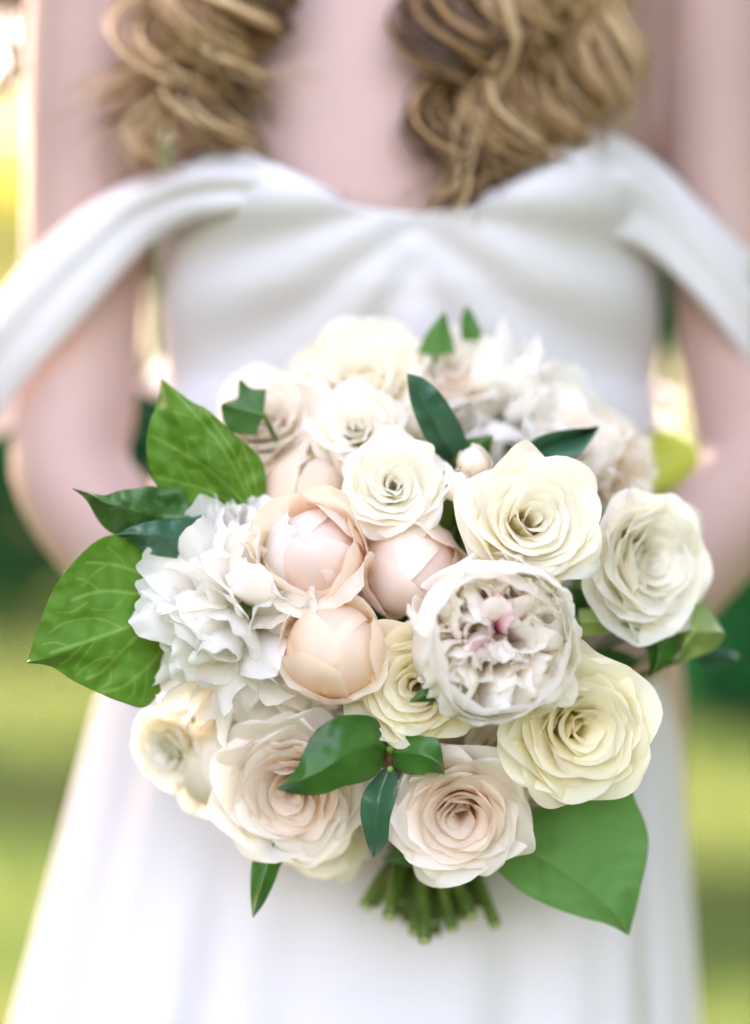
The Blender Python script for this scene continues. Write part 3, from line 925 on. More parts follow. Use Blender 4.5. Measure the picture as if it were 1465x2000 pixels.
def globe(root, Rm, mat, rg, n=7, close=-1.5, skirt_n=3, mat_skirt=None, mat_in=None, core=True):
    """half-open cabbage rose or bud: cupped petals closing over the top, the outer ones shorter and lapped over the inner"""
    n = n + 1
    for i in range(n):
        t = i / max(1, n - 1)
        q = Rm * (0.84 + 0.16 * t)
        if i < 3:
            L, a, W, lf = q * (3.22 - 0.10 * i), list(np.linspace(1.55, -1.62, 7)), q * 1.85, 0.0
        else:
            k = (i - 3) / max(1, n - 4)
            sweep = (2.72 - 0.95 * k + rg.normal(0, 0.10))            # how far up the ball the rim of this petal reaches
            L, W, lf = q * sweep, q * (1.05 - 0.08 * k), 0.06 + 0.05 * rg.random()
            a = list(np.linspace(1.55, 1.55 - sweep * 0.97, 7))
            a[-1] += 0.35 + 0.3 * rg.random(); a[-2] += 0.05
        add_petal(root, mat_in if (mat_in and i < 4) else mat, 25, 23, L, W, a, Rm * 0.03, q * 1.0, i * 2.39996 + rg.normal(0, 0.3), rg, round_=0.20 if i > 2 else 0.12, pw=2.2, basew=0.45, ruffle=0.030 * Rm,
                  tuck=0.05 * rg.normal(), z0=-q * 0.98, wpeak=0.5, rag=0.010, lift=lf, freq=2.3)
    for i in range(skirt_n):
        th = rg.random() * 0.9 + i * 2 * PI / skirt_n
        a = [1.5, 1.05, 0.55, 0.20, 0.30, 1.3]
        add_petal(root, mat_skirt or mat, 25, 19, Rm * (1.75 + 0.2 * rg.random()), Rm * 1.05, a, Rm * 0.05, Rm * 1.12, th, rg, round_=0.2, basew=0.45, ruffle=0.06 * Rm, z0=-Rm * 1.0, rag=0.01, lift=0.08)

def peony_bowl(root, Rm, rg):
    Rm = Rm * 1.10
    for i in range(11):
        t = i / 10
        q = Rm * (0.88 + 0.12 * t)
        th = i * 2.39996 + 0.4
        a = [1.45, 1.0, 0.55, 0.10, -0.22 + 0.1 * t, -0.50 + 0.45 * t]
        add_petal(root, P_BOWL, 27, 17, q * (1.80 + 0.12 * rg.random()), q * 0.92, a, Rm * 0.05, q, th, rg, round_=0.14, basew=0.4, ruffle=0.03 * Rm, rag=0.018, z0=-q * 0.80, freq=4.2, wpeak=0.6)
    # inner ruff: crumpled petals packed into the bowl, a little higher than its rim
    n = 70
    for i in range(n):
        t = (i + 0.5) / n
        q = 0.80 * math.sqrt(t)
        th = i * 2.39996 + rg.normal(0, 0.2)
        d = Vector((math.cos(th) * q * 0.75 + rg.normal(0, .14), math.sin(th) * q * 0.75 + rg.normal(0, .14), 1)).normalized()
        base = Vector((math.cos(th) * q * 0.62, math.sin(th) * q * 0.62, -0.14 - 0.06 * q + 0.05 * rg.normal())) * Rm
        mat = P_HEART if i in (4, 11) else (P_BOWL_IN if (t < 0.35 and rg.random() < 0.5) or rg.random() < 0.12 else P_BOWL)
        tuft(root, mat, base, d, Rm * (0.66 - 0.06 * t + 0.08 * rg.normal()), Rm * (0.20 + 0.15 * rg.random()), rg, Rm, th + rg.normal(0, 0.9) + (PI if t > 0.5 else PI * (rg.random() < 0.5)), 1.3)

def tuft(root, mat, base, d, L, W, rg, Rm, spin, curl=0.9):
    """one ruffled petal growing from base along d, its hollow side turned by spin"""
    c = rg.normal(0.55, 0.45) * curl
    a = [0.0, 0.05, -0.05, -0.12 - c * 0.2, -c * 0.8, -c * 1.5]
    v, f, uv = petal(21, 15, L, W, a, 0.0, Rm * (0.16 + 0.30 * rg.random()), spin, rg, round_=0.24, pw=2.3, basew=0.45, ruffle=0.055 * Rm, rag=0.016, freq=2.6, tuck=rg.normal(0, 0.1), wpeak=0.7)
    q = d.to_track_quat('Z', 'Y').to_matrix()
    v = v @ np.array(q).T + np.array(base)
    return mesh_obj('petal', v, f, mat, root, uv)

def peony_full(root, Rm, mat, rg, n=80, spread=1.9, w=0.24):
    """fully open double peony: a dome of soft, broad, notched petals turned every way"""
    Rm = Rm * 1.08
    n = int(n * 1.5)
    for i in range(n):
        t = (i + 0.5) / n
        pol = math.acos(max(-1, 1 - t * 1.30))
        th = i * 2.39996 + rg.normal(0, 0.2)
        d = Vector((math.sin(pol) * math.cos(th) + rg.normal(0, .16), math.sin(pol) * math.sin(th) + rg.normal(0, .16), math.cos(pol) + rg.normal(0, .16))).normalized()
        base = Vector((math.sin(pol) * math.cos(th), math.sin(pol) * math.sin(th), math.cos(pol))) * Rm * 0.38
        # the outer petals turn their hollow side to the middle, the inner ones any way
        sp = th + PI + rg.normal(0, 0.5 if t > 0.7 else 1.6)
        tuft(root, mat, base, d, Rm * (0.66 + 0.07 * rg.normal()), Rm * (w + 0.10 * t + 0.12 * rg.random()), rg, Rm, 0.0 if False else rg.random() * 6.28 if t < 0.55 else PI * (0.5 + rg.normal(0, .3)), 0.8)

def calyx(root, Rm, zb, rg, long_=0.7, flare=0.3):
    """green receptacle and five sepals under the petals"""
    rs = []
    for z, q in ((zb - Rm * 0.16, 0.05), (zb - Rm * 0.12, 0.10), (zb - Rm * 0.02, 0.17), (zb + Rm * 0.06, 0.16), (zb + Rm * 0.10, 0.08)):
        rs.append(ring(0, 0, z, Rm * q, Rm * q, Rm * q, 14, 2.0))
    v, f, u = loft(rs)
    c = mesh_obj('calyx', v, f, M['calyx'], root, u)
    for i in range(5):
        a = [1.2 + flare, 1.35, 0.9 + flare, 0.7 + flare * 2]
        v, f, uv = petal(7, 10, Rm * long_, Rm * 0.13, a, Rm * 0.10, Rm * 0.4, i * 2 * PI / 5 + rg.random() * 0.3, rg, round_=0.75, pw=1.2, basew=0.7, z0=zb, wpeak=0.3, ruffle=0.02 * Rm)
        mesh_obj('sepal', v, f, M['calyx'], c, uv)

STEM_END = []
def stem_path(base_w, face, end):
    b = Vector(base_w)
    p1 = b - face * 0.025
    return [b + face * 0.004, p1, b.lerp(NECK, 0.55) + Vector((0, 0.022, 0.0)), NECK_OFFSET(b), end]

_k = [0]
def NECK_OFFSET(b):
    k = _k[0]; _k[0] += 1
    a = k * 2.39996; q = 0.0032 * math.sqrt(k)
    return NECK + Vector((math.cos(a) * q, math.sin(a) * q * 0.9, 0))

# where the cut stem ends are seen below the bouquet (photo pixel, depth)
ENDS = [(712, 1770, .085), (758, 1792, .07), (782, 1760, .10), (808, 1822, .075), (828, 1838, .06), (842, 1800, .095), (862, 1770, .11), (884, 1815, .075),
        (902, 1795, .09), (922, 1790, .07), (936, 1770, .10), (968, 1808, .08), (795, 1800, .12), (850, 1825, .115), (872, 1790, .13), (915, 1770, .125), (745, 1760, .12), (770, 1785, .13), (820, 1770, .14), (890, 1765, .14),
        (940, 1750, .13), (835, 1790, .15), (800, 1765, .15), (860, 1805, .15)]
def add_stem(root, base_w, face, r=0.0034):
    k = len(STEM_END)
    e = ENDS[k % len(ENDS)]
    STEM_END.append(e)
    end = P(e[0] + 3 * (k // len(ENDS)), e[1], e[2])
    pts = catmull(stem_path(base_w, face, end), 30)
    v, f, u = tube(pts, r, 9, cap=True)
    st = mesh_obj('stem', v, f, M['stem'], root, u)
    st.matrix_parent_inverse = root.matrix_basis.inverted() if False else Matrix.Identity(4)
    inv = root_matrix(root).inverted()
    st.data.transform(inv)
    t = Vector(pts[-1]) - Vector(pts[-2]); t.normalize()
    v, f, u = tube([end + t * 0.0001, end + t * 0.0007], [r * 0.98, r * 0.9], 9)
    ce = mesh_obj('cut_end', v, f, M['stem_cut'], st, u, smooth=False)
    ce.data.transform(inv)
    return st

def root_matrix(o):
    return Matrix.Translation(o.location) @ o.rotation_quaternion.to_matrix().to_4x4()

G = 'flowers in the bridal bouquet'
def flower(name, px, py, rpx, y, face, label, cat, build, seed, spin=0.0, depth=0.45, stem=True, zb=None, calyx_kw=None):
    """flower head whose middle is seen at (px, py), facing direction face=(x, z) (towards the camera is -y)"""
    rg = np.random.default_rng(seed)
    fv = Vector((face[0], -1, face[1])).normalized()
    Rm = S(rpx, y)
    c = P(px, py, y) - fv * (depth * Rm)
    q = fv.to_track_quat('Z', 'Y') @ Quaternion((0, 0, 1), spin)
    root = empty(name, c, q)
    tag(root, label, cat, G)
    build(root, Rm, rg)
    zb_ = -Rm * (0.5 if zb is None else zb)
    calyx(root, Rm, zb_, rg, **(calyx_kw or {}))
    if stem:
        add_stem(root, c + fv * (zb_ - Rm * 0.14), fv)
    return root

# --- the front
flower('peony', 428, 1192, 222, 0.005, (-0.28, 0.12), 'big fluffy white peony at the left of the bouquet, beside the large ivy leaf', 'peony',
       lambda r, R_, g: peony_full(r, R_, P_WHITE, g, 84), 101, depth=0.75, zb=0.15)
flower('peony', 968, 1248, 180, -0.02, (0.10, 0.02), 'blush-white peony bowl with a crumpled centre and crimson heart', 'peony',
       peony_bowl, 102, spin=0.6, depth=0.25, zb=0.9)
def opened_peach(root, Rm, rg):
    globe(root, Rm * 0.80, P_PEACH, rg, 5, -1.45, 0, mat_in=P_PEACH_IN)
    tw = root.rotation_quaternion.inverted() @ Vector((0.12, -1, -0.9))
    th0 = math.atan2(tw.y, tw.x)                 # the side of the cup turned to the camera
    for k, (dth, LL, roll_) in enumerate(((1.15, 2.25, 0.15), (-1.2, 2.35, 0.2), (2.4, 2.3, 0.5), (-2.3, 2.2, 0.5), (0.05, 1.72, 2.1))):
        q = Rm * (0.90 + 0.03 * k)
        a = [1.5, 1.05, 0.62, 0.22, -0.12, -0.12 + roll_ * 0.45, roll_]
        add_petal(root, P_PEACH if k < 4 else P_BLUSHW, 25, 21, q * LL, q * 1.12, a, Rm * 0.04, q * 1.02, th0 + dth, rg, round_=0.16 if k < 4 else 0.06, pw=2.2, basew=0.45, ruffle=0.05 * Rm, z0=-q * 0.98, rag=0.010, wpeak=0.5)
flower('rose', 612, 1078, 122, 0.012, (-0.22, 0.50), 'half-open peach rose with a coral fold and a rolled white lower petal', 'rose',
       opened_peach, 103, depth=0.15, zb=0.95)
flower('rose', 652, 1262, 104, -0.005, (0.05, 0.30), 'round closed peach rose right of the big white peony', 'rose',
       lambda r, R_, g: globe(r, R_, P_PEACH, g, 7, -1.5, 3, P_PEACH), 104, depth=0.3, zb=0.95, spin=3.3)
flower('rose_bud', 798, 1118, 104, 0.025, (-0.05, -0.15), 'smooth pale pink globe bud in the middle of the bouquet', 'rose bud',
       lambda r, R_, g: globe(r, R_, P_GLOBE, g, 7, -1.25, 0), 105, depth=0.3, zb=0.95, spin=2.0)
flower('rose', 1025, 1030, 146, 0.015, (0.16, 0.24), 'large cream spiral rose above the blush peony bowl', 'rose',
       lambda r, R_, g: rose(r, R_, P_CREAM, g, 26), 106, depth=0.3)
flower('rose', 1232, 1098, 155, 0.055, (0.72, 0.02), 'white many-petalled garden rose turned to the right edge of the bouquet', 'rose',
       lambda r, R_, g: rose(r, R_, P_IVORY, g, 34, ruffle=0.06, rag=0.02, high=0.45), 107, depth=0.3)
flower('rose', 1115, 1415, 160, 0.012, (0.22, -0.02), 'big open lemon-white rose under the blush peony, above the large lower leaf', 'rose',
       lambda r, R_, g: rose(r, R_, P_YELLOW, g, 27, inner=0.10), 108, depth=0.3, spin=1.3)
flower('rose', 818, 1338, 132, 0.012, (-0.12, 0.02), 'small lemon rose half tucked under the blush peony, a leaf tip over it', 'rose',
       lambda r, R_, g: rose(r, R_, P_YELLOW, g, 24), 109, depth=0.3, spin=2.1)
flower('spray_rose', 768, 955, 108, 0.03, (0.02, 0.22), 'small open ivory spray rose just left of the green bud', 'spray rose',
       lambda r, R_, g: rose(r, R_, P_IVORY, g, 24, ruffle=0.07, rag=0.03, high=0.5), 110, depth=0.3)
flower('spray_rose', 700, 850, 95, 0.06, (-0.05, 0.35), 'blurred small ivory spray rose higher up, left of the upright dark leaf', 'spray rose',
       lambda r, R_, g: rose(r, R_, P_IVORY, g, 24, ruffle=0.07, rag=0.03, high=0.5), 111, depth=0.3)
flower('rose', 583, 1522, 158, 0.035, (-0.16, -0.34), 'blush garden rose at the lower left, its pink centre touched by a leaf tip', 'rose',
       lambda r, R_, g: rose(r, R_, P_BLUSHW, g, 30, mat_in=P_BLUSH, n_in=17, ruffle=0.05, high=0.48), 112, depth=0.3)
flower('rose', 900, 1570, 148, 0.022, (-0.05, -0.30), 'blush garden rose with an apricot heart right above the stems', 'rose',
       lambda r, R_, g: rose(r, R_, P_BLUSHW, g, 30, mat_in=P_BLUSH, n_in=18, ruffle=0.05, high=0.46), 113, depth=0.3, spin=0.9)
# --- lower left edge
flower('spray_rose', 352, 1448, 88, 0.065, (-0.55, -0.35), 'small cream spray rose hanging below the big white peony, outermost at the left', 'spray rose',
       lambda r, R_, g: rose(r, R_, P_IVORY, g, 20, ruffle=0.06), 114, depth=0.2)
flower('spray_rose', 430, 1508, 108, 0.06, (-0.25, -0.75), 'small cream spray rose with long green sepals beside the lower left blush rose', 'spray rose',
       lambda r, R_, g: globe(r, R_ * 0.9, P_IVORY, g, 6, -0.7, 3), 115, depth=0.2, zb=0.9, calyx_kw=dict(long_=1.0, flare=0.1))
# --- fillers half hidden between the others
flower('peony', 445, 1035, 100, 0.035, (-0.35, 0.45), 'half-hidden white peony peeping out above the big fluffy one, against the ivy', 'peony',
       lambda r, R_, g: peony_full(r, R_, P_WHITE, g, 40), 130, depth=0.7, zb=0.15)
flower('rose', 500, 1420, 95, 0.06, (-0.1, -0.2), 'half-hidden ivory rose between the big white peony and the lower left blush rose', 'rose',
       lambda r, R_, g: rose(r, R_, P_IVORY, g, 20), 131, depth=0.3)
flower('rose', 660, 1420, 95, 0.05, (0.0, -0.1), 'half-hidden ivory rose behind the ruscus sprig, under the closed peach rose', 'rose',
       lambda r, R_, g: rose(r, R_, P_IVORY, g, 20), 132, depth=0.3)
flower('rose', 985, 1470, 95, 0.06, (0.1, -0.2), 'half-hidden cream rose between the blush garden rose and the lemon-white rose', 'rose',
       lambda r, R_, g: rose(r, R_, P_BLUSHW, g, 20), 133, depth=0.3)
flower('rose', 640, 1625, 90, 0.075, (0.05, -0.5), 'half-hidden pale rose hanging under the lower left blush rose beside the dark hanging leaf', 'rose',
       lambda r, R_, g: rose(r, R_, P_IVORY, g, 20), 134, depth=0.3)
flower('rose', 1110, 880, 90, 0.10, (0.2, 0.5), 'half-hidden white rose behind the dark leaf with the pale sheen', 'rose',
       lambda r, R_, g: rose(r, R_, P_BLUSHW, g, 20), 135, depth=0.3)
# --- the back and top, out of focus
flower('rose', 712, 768, 146, 0.11, (-0.12, 0.65), 'blurred cream rose at the top of the bouquet, left of the upright dark leaf', 'rose',
       lambda r, R_, g: rose(r, R_, P_CREAM, g, 26), 116, depth=0.3)
flower('peony', 1012, 785, 180, 0.10, (0.12, 0.55), 'blurred white peony at the top right, behind the cream spiral rose', 'peony',
       lambda r, R_, g: peony_full(r, R_, P_WHITE, g, 70), 117, depth=0.7, zb=0.15)
flower('peony', 1195, 900, 122, 0.105, (0.42, 0.40), 'blurred pale blush peony at the upper right edge beside the yellow leaf', 'peony',
       lambda r, R_, g: peony_full(r, R_, P_BLUSHW, g, 60), 118, depth=0.7, zb=0.15)
flower('rose', 538, 852, 134, 0.08, (-0.30, 0.55), 'blurred pale blush rose at the upper left, behind the upper ivy leaf', 'rose',
       lambda r, R_, g: rose(r, R_, P_BLUSHW, g, 26, mat_in=P_BLUSHW), 119, depth=0.3)
flower('rose', 598, 955, 100, 0.05, (-0.15, 0.5), 'apricot rose just above the half-open peach rose', 'rose',
       lambda r, R_, g: globe(r, R_, P_PEACH, g, 6, -0.6, 3, P_BLUSHW), 120, depth=0.3, zb=0.95)
flower('rose', 885, 742, 100, 0.11, (0.0, 0.7), 'blurred white rose at the very top, under the two leaf tips', 'rose',
       lambda r, R_, g: rose(r, R_, P_BLUSHW, g, 22), 121, depth=0.3)
flower('spray_rose', 815, 870, 75, 0.075, (0.0, 0.45), 'half-hidden cream spray rose between the small ivory roses and the upright leaf', 'spray rose',
       lambda r, R_, g: rose(r, R_, P_CREAM, g, 18), 122, depth=0.2)
def green_bud(root, Rm, rg):
    globe(root, Rm * 0.82, P_IVORY, rg, 5, -1.2, 0)
    for i in range(5):
        a = [1.4, 0.95, 0.45, 0.05, -0.25, -0.1]
        v, f, uv = petal(9, 13, Rm * 2.0, Rm * 0.42, a, Rm * 0.05, Rm * 0.9, i * 2 * PI / 5, rg, round_=0.85, pw=1.1, basew=0.7, z0=-Rm * 0.88, wpeak=0.3, ruffle=0.02 * Rm)
        mesh_obj('sepal', v, f, M['calyx'], root, uv)
flower('rose_bud', 890, 948, 40, 0.025, (0.15, 0.75), 'small green bud wrapped in sepals beside the cream spiral rose', 'rose bud', green_bud, 123, depth=0.0, zb=0.9)
flower('rose_bud', 925, 905, 34, 0.035, (0.1, 0.6), 'tiny white bud peeping up behind the cream spiral rose', 'rose bud',
       lambda r, R_, g: globe(r, R_, P_BLUSHW, g, 5, -1.2, 0), 124, depth=0.0, zb=0.9)

# ------------------------------------------------------------------ leaves
def leaf_blade(parent, left, mid, right, y, mat, name='leaf', bend=0.0, fold=0.004, ripple=0.002, veins=None, nv=44, nu=31, seed=0, world_inv=None, edge_curl=0.0):
    """blade from base to tip; outline in photo pixels, depth y=(base, tip), bent and folded in depth"""
    Lc, Mc, Rc_ = catmull([(a, b, 0) for a, b in left], nv), catmull([(a, b, 0) for a, b in mid], nv), catmull([(a, b, 0) for a, b in right], nv)
    V, U, PX = [], [], []
    for j in range(nv):
        v = j / (nv - 1)
        for i in range(nu):
            u = i / (nu - 1) * 2 - 1
            e = Lc[j] if u < 0 else Rc_[j]
            k = abs(u)
            p = Mc[j] * (1 - k) + e * k
            yy = y[0] + (y[1] - y[0]) * v + bend * math.sin(PI * v) + fold * (1 - (1 - k) ** 1.5) + edge_curl * k ** 4
            yy += ripple * (mnoise.noise(Vector((p[0] * 0.014 + seed * 7, p[1] * 0.014, seed))) + 0.5 * mnoise.noise(Vector((p[0] * 0.035, p[1] * 0.035, seed + 5.0))))
            V.append(P(p[0], p[1], yy)); U.append(((u + 1) / 2, v)); PX.append((p[0], p[1]))
    attr = None
    if veins:
        px = np.array(PX)
        val = np.zeros(len(px))
        for w, line in veins:
            c = catmull([(a, b, 0) for a, b in line], 14)[:, :2]
            dmin = np.full(len(px), 1e9)
            for a, b in zip(c[:-1], c[1:]):
                ab = b - a
                t = np.clip(((px - a) @ ab) / (ab @ ab + 1e-9), 0, 1)
                dmin = np.minimum(dmin, np.linalg.norm(px - (a + t[:, None] * ab), axis=1))
            val = np.maximum(val, np.clip(1 - dmin / w, 0, 1) ** 0.8 * min(1.0, w / 4.0))
        attr = {'vein': val}
    o = mesh_obj(name, V, grid_faces(nv, nu), mat, parent, U, attr=attr)
    if world_inv is not None:
        o.data.transform(world_inv)
    so = o.modifiers.new('thickness', 'SOLIDIFY'); so.thickness = 0.0005; so.offset = 0
    return o

GL = 'leaves among the flowers'
def leaf(name, label, left, mid, right, y, mat, stem_to=None, **kw):
    base = P(mid[0][0], mid[0][1], y[0])
    root = empty(name, base, Quaternion())
    tag(root, label, 'leaf', GL)
    inv = Matrix.Translation(-base)
    leaf_blade(root, left, mid, right, y, mat, 'blade', world_inv=inv, **kw)
    b = base
    v, f, u = tube(catmull([b + Vector((0, -0.0004, 0)), b.lerp(NECK, 0.3) + Vector((0, 0.03, 0)), NECK_OFFSET(b) + Vector((0, 0.004, 0.01))], 16), 0.0013, 7)
    s = mesh_obj('petiole', v, f, M['stem'], root, u)
    s.data.transform(inv)
    return root

def pinnate_veins(base, tips, seed=0, sub=3):
    """main veins radiating from the base plus smaller side veins"""
    r = random.Random(seed)
    out = []
    for tx, ty in tips:
        dx, dy = tx - base[0], ty - base[1]
        mx, my = base[0] + dx * 0.5 - dy * 0.06, base[1] + dy * 0.5 + dx * 0.06
        out.append((3.6, [base, (mx, my), (tx, ty)]))
        for k in range(sub):
            t = 0.28 + 0.6 * k / sub
            sx, sy = base[0] + dx * t - dy * 0.05 * math.sin(PI * t) * 1.2, base[1] + dy * t + dx * 0.05 * math.sin(PI * t) * 1.2
            for sd in (-1, 1):
                ln = 0.30 * (1 - 0.5 * t) * r.uniform(0.7, 1.1)
                ex, ey = sx + (dx * 0.75 - sd * dy * 0.62) * ln, sy + (dy * 0.75 + sd * dx * 0.62) * ln
                out.append((2.2, [(sx, sy), ((sx + ex) / 2 + r.uniform(-4, 4), (sy + ey) / 2 + r.uniform(-4, 4)), (ex, ey)]))
    return out

leaf('ivy_leaf', 'broad ivy leaf standing up at the upper left, tip pointing up',
     [(470, 1010), (380, 1010), (305, 945), (286, 880), (293, 825), (308, 785), (315, 740)],
     [(500, 1015), (440, 940), (400, 890), (365, 845), (340, 805), (325, 770), (315, 740)],
     [(519, 1003), (519, 935), (505, 890), (460, 850), (405, 800), (375, 785), (315, 740)],
     (0.045, 0.035), L_IVY, bend=-0.012, fold=0.006, ripple=0.0045, seed=1, nv=110, nu=81,
     veins=pinnate_veins((505, 1012), [(318, 742), (296, 850), (300, 930), (400, 800), (470, 860)], 1))
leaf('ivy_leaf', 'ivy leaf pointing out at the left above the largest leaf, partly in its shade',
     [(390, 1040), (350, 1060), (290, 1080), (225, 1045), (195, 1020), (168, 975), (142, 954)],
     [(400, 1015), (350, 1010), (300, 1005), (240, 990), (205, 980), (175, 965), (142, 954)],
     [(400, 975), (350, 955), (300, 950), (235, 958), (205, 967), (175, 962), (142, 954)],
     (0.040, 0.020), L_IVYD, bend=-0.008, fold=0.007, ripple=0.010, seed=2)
leaf('ivy_leaf', 'largest ivy leaf at the far left with clear pale veins, beside the white peony',
     [(330, 1330), (285, 1380), (240, 1372), (190, 1352), (140, 1328), (100, 1302), (53, 1294)],
     [(330, 1200), (285, 1215), (240, 1228), (190, 1248), (140, 1268), (100, 1284), (53, 1294)],
     [(330, 1080), (270, 1050), (205, 1048), (150, 1090), (105, 1150), (78, 1215), (53, 1294)],
     (0.030, -0.004), L_IVY, bend=-0.010, fold=0.004, ripple=0.004, seed=3, nv=120, nu=95,
     veins=[(5, [(330, 1190), (240, 1228), (170, 1252), (100, 1275)]), (5, [(310, 1170), (250, 1158), (195, 1155), (140, 1172)]), (4.5, [(320, 1140), (250, 1110), (200, 1100), (170, 1098)]),
            (4.5, [(330, 1210), (270, 1240), (200, 1310), (170, 1325)]), (4.5, [(330, 1250), (290, 1300), (240, 1340), (200, 1352)]),
            (3, [(240, 1228), (190, 1208), (130, 1215), (98, 1235)]), (3, [(195, 1155), (170, 1135), (150, 1130)]), (3, [(170, 1252), (130, 1290), (115, 1296)]),
            (3, [(235, 1278), (185, 1290), (150, 1318)]), (3, [(262, 1322), (262, 1350), (248, 1368)]), (3, [(215, 1300), (215, 1330), (190, 1348)]), (3, [(140, 1265), (110, 1255), (85, 1258)]),
            (2.6, [(250, 1158), (220, 1190), (180, 1190)]), (2.6, [(290, 1215), (250, 1262), (215, 1275)]), (2.6, [(250, 1110), (230, 1085), (210, 1068)]), (2.6, [(285, 1300), (285, 1340), (275, 1372)]),
            (2.6, [(215, 1100), (185, 1120), (160, 1145)]), (2.6, [(170, 1178), (140, 1195), (110, 1195)]), (2.6, [(185, 1252), (165, 1280), (150, 1300)])])
leaf('shaded_leaf', 'bluish shaded leaf between the ivy leaves and the white peony',
     [(400, 1090), (340, 1090), (290, 1080), (255, 1055), (228, 1046)], [(400, 1060), (345, 1050), (295, 1045), (258, 1042), (228, 1046)], [(395, 1010), (340, 1012), (290, 1020), (255, 1030), (228, 1046)],
     (0.030, 0.012), L_BLUE, bend=-0.004, fold=0.004, ripple=0.006, seed=4)
leaf('laurel_leaf', 'dark pointed leaf standing upright at the top centre',
     [(875, 905), (845, 880), (820, 835), (802, 785), (797, 750), (796, 730)], [(890, 895), (868, 860), (848, 820), (825, 780), (808, 750), (796, 730)], [(915, 885), (908, 850), (890, 812), (858, 765), (825, 738), (796, 730)],
     (0.050, 0.030), L_BLUE, bend=-0.006, fold=0.004, seed=5)
leaf('laurel_leaf', 'dark pointed leaf with a pale sheen lying above the cream spiral rose',
     [(1005, 897), (1040, 860), (1075, 845), (1115, 838), (1150, 836), (1170, 832)], [(1010, 905), (1045, 885), (1080, 870), (1120, 855), (1150, 842), (1170, 832)], [(1015, 925), (1060, 915), (1095, 908), (1130, 890), (1155, 860), (1170, 832)],
     (0.055, 0.060), L_BLUE, bend=-0.006, fold=-0.010, seed=6)
leaf('leaf_tip', 'blurred leaf tip at the very top of the bouquet, pointing up, left of its neighbour',
     [(815, 690), (828, 660), (845, 635), (868, 608)], [(850, 695), (855, 660), (862, 635), (868, 608)], [(888, 690), (884, 660), (876, 635), (868, 608)],
     (0.095, 0.092), L_UNDER, seed=7)
leaf('leaf_tip', 'blurred leaf tip at the very top of the bouquet, leaning, right of its neighbour',
     [(905, 675), (900, 645), (902, 620), (912, 596)], [(925, 675), (915, 645), (912, 620), (912, 596)], [(944, 655), (935, 635), (925, 615), (912, 596)],
     (0.105, 0.105), L_UNDER, seed=8)
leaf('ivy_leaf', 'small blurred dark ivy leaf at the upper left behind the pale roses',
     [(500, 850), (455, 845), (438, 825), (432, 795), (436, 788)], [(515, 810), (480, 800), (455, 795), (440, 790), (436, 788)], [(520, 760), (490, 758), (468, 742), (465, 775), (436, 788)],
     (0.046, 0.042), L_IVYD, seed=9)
leaf('lower_leaf', 'narrow pointed leaf hanging alone below the lower left blush rose',
     [(512, 1618), (500, 1660), (490, 1700), (490, 1750), (494, 1792)], [(540, 1625), (530, 1665), (518, 1700), (505, 1750), (494, 1792)], [(568, 1665), (548, 1690), (535, 1725), (515, 1765), (494, 1792)],
     (0.034, 0.024), L_RUS, bend=-0.004, fold=0.005, seed=10)
leaf('ivy_leaf', 'largest lower leaf, pale matt underside, spreading below the lemon-white rose at the right',
     [(945, 1672), (1010, 1735), (1070, 1768), (1130, 1790), (1185, 1805), (1228, 1826)],
     [(960, 1640), (1040, 1665), (1100, 1700), (1150, 1735), (1195, 1775), (1228, 1826)],
     [(975, 1600), (1090, 1560), (1210, 1500), (1240, 1560), (1266, 1640), (1250, 1740), (1228, 1826)],
     (0.050, 0.040), L_UNDER, bend=-0.006, fold=0.004, ripple=0.003, seed=11, nv=60, nu=41)
leaf('curled_leaf', 'pale lime curled leaf at the right edge under the white garden rose',
     [(1330, 1275), (1322, 1225), (1335, 1180), (1358, 1165), (1385, 1190), (1415, 1238)], [(1325, 1290), (1340, 1255), (1360, 1235), (1380, 1235), (1400, 1235), (1415, 1238)], [(1320, 1300), (1350, 1287), (1375, 1278), (1395, 1268), (1408, 1255), (1415, 1238)],
     (0.060, 0.065), L_LIME, bend=-0.010, fold=0.010, ripple=0.006, seed=12)
leaf('curled_leaf', 'green leaf at the right edge below the curled lime one, bending down',
     [(1235, 1235), (1262, 1270), (1268, 1300), (1268, 1325)], [(1260, 1225), (1285, 1255), (1285, 1290), (1268, 1325)], [(1320, 1160), (1335, 1220), (1320, 1280), (1268, 1325)],
     (0.065, 0.055), L_RUS, bend=-0.006, fold=0.006, seed=13)
leaf('shaded_leaf', 'blurred dark leaf sticking out farthest right behind the curled lime leaf',
     [(1330, 1270), (1370, 1300), (1400, 1310), (1440, 1285)], [(1330, 1250), (1370, 1270), (1405, 1278), (1440, 1283)], [(1330, 1230), (1370, 1245), (1405, 1258), (1440, 1280)],
     (0.10, 0.11), L_BLUE, seed=14)
leaf('shaded_leaf', 'small dark leaf tip at the right beside the white garden rose',
     [(1330, 1150), (1325, 1125), (1328, 1105), (1345, 1085)], [(1340, 1150), (1337, 1125), (1340, 1105), (1345, 1085)], [(1350, 1150), (1349, 1125), (1349, 1105), (1345, 1085)],
     (0.075, 0.075), L_RUS, seed=15)
leaf('shaded_leaf', 'olive leaf in the gap between the blush peony bowl and the white garden rose',
     [(1130, 1245), (1170, 1240), (1210, 1232), (1250, 1232)], [(1130, 1215), (1165, 1214), (1205, 1216), (1250, 1232)], [(1130, 1188), (1165, 1190), (1205, 1202), (1250, 1230)],
     (0.040, 0.035), L_LIME, seed=16, fold=0.006)
leaf('yellow_leaf', 'blurred bright yellow-green leaf at the upper right in front of the arm',
     [(1255, 985), (1262, 930), (1270, 870), (1275, 830)], [(1290, 960), (1310, 920), (1310, 880), (1275, 830)], [(1320, 950), (1362, 905), (1350, 860), (1275, 830)],
     (0.195, 0.20), L_YEL, seed=17)
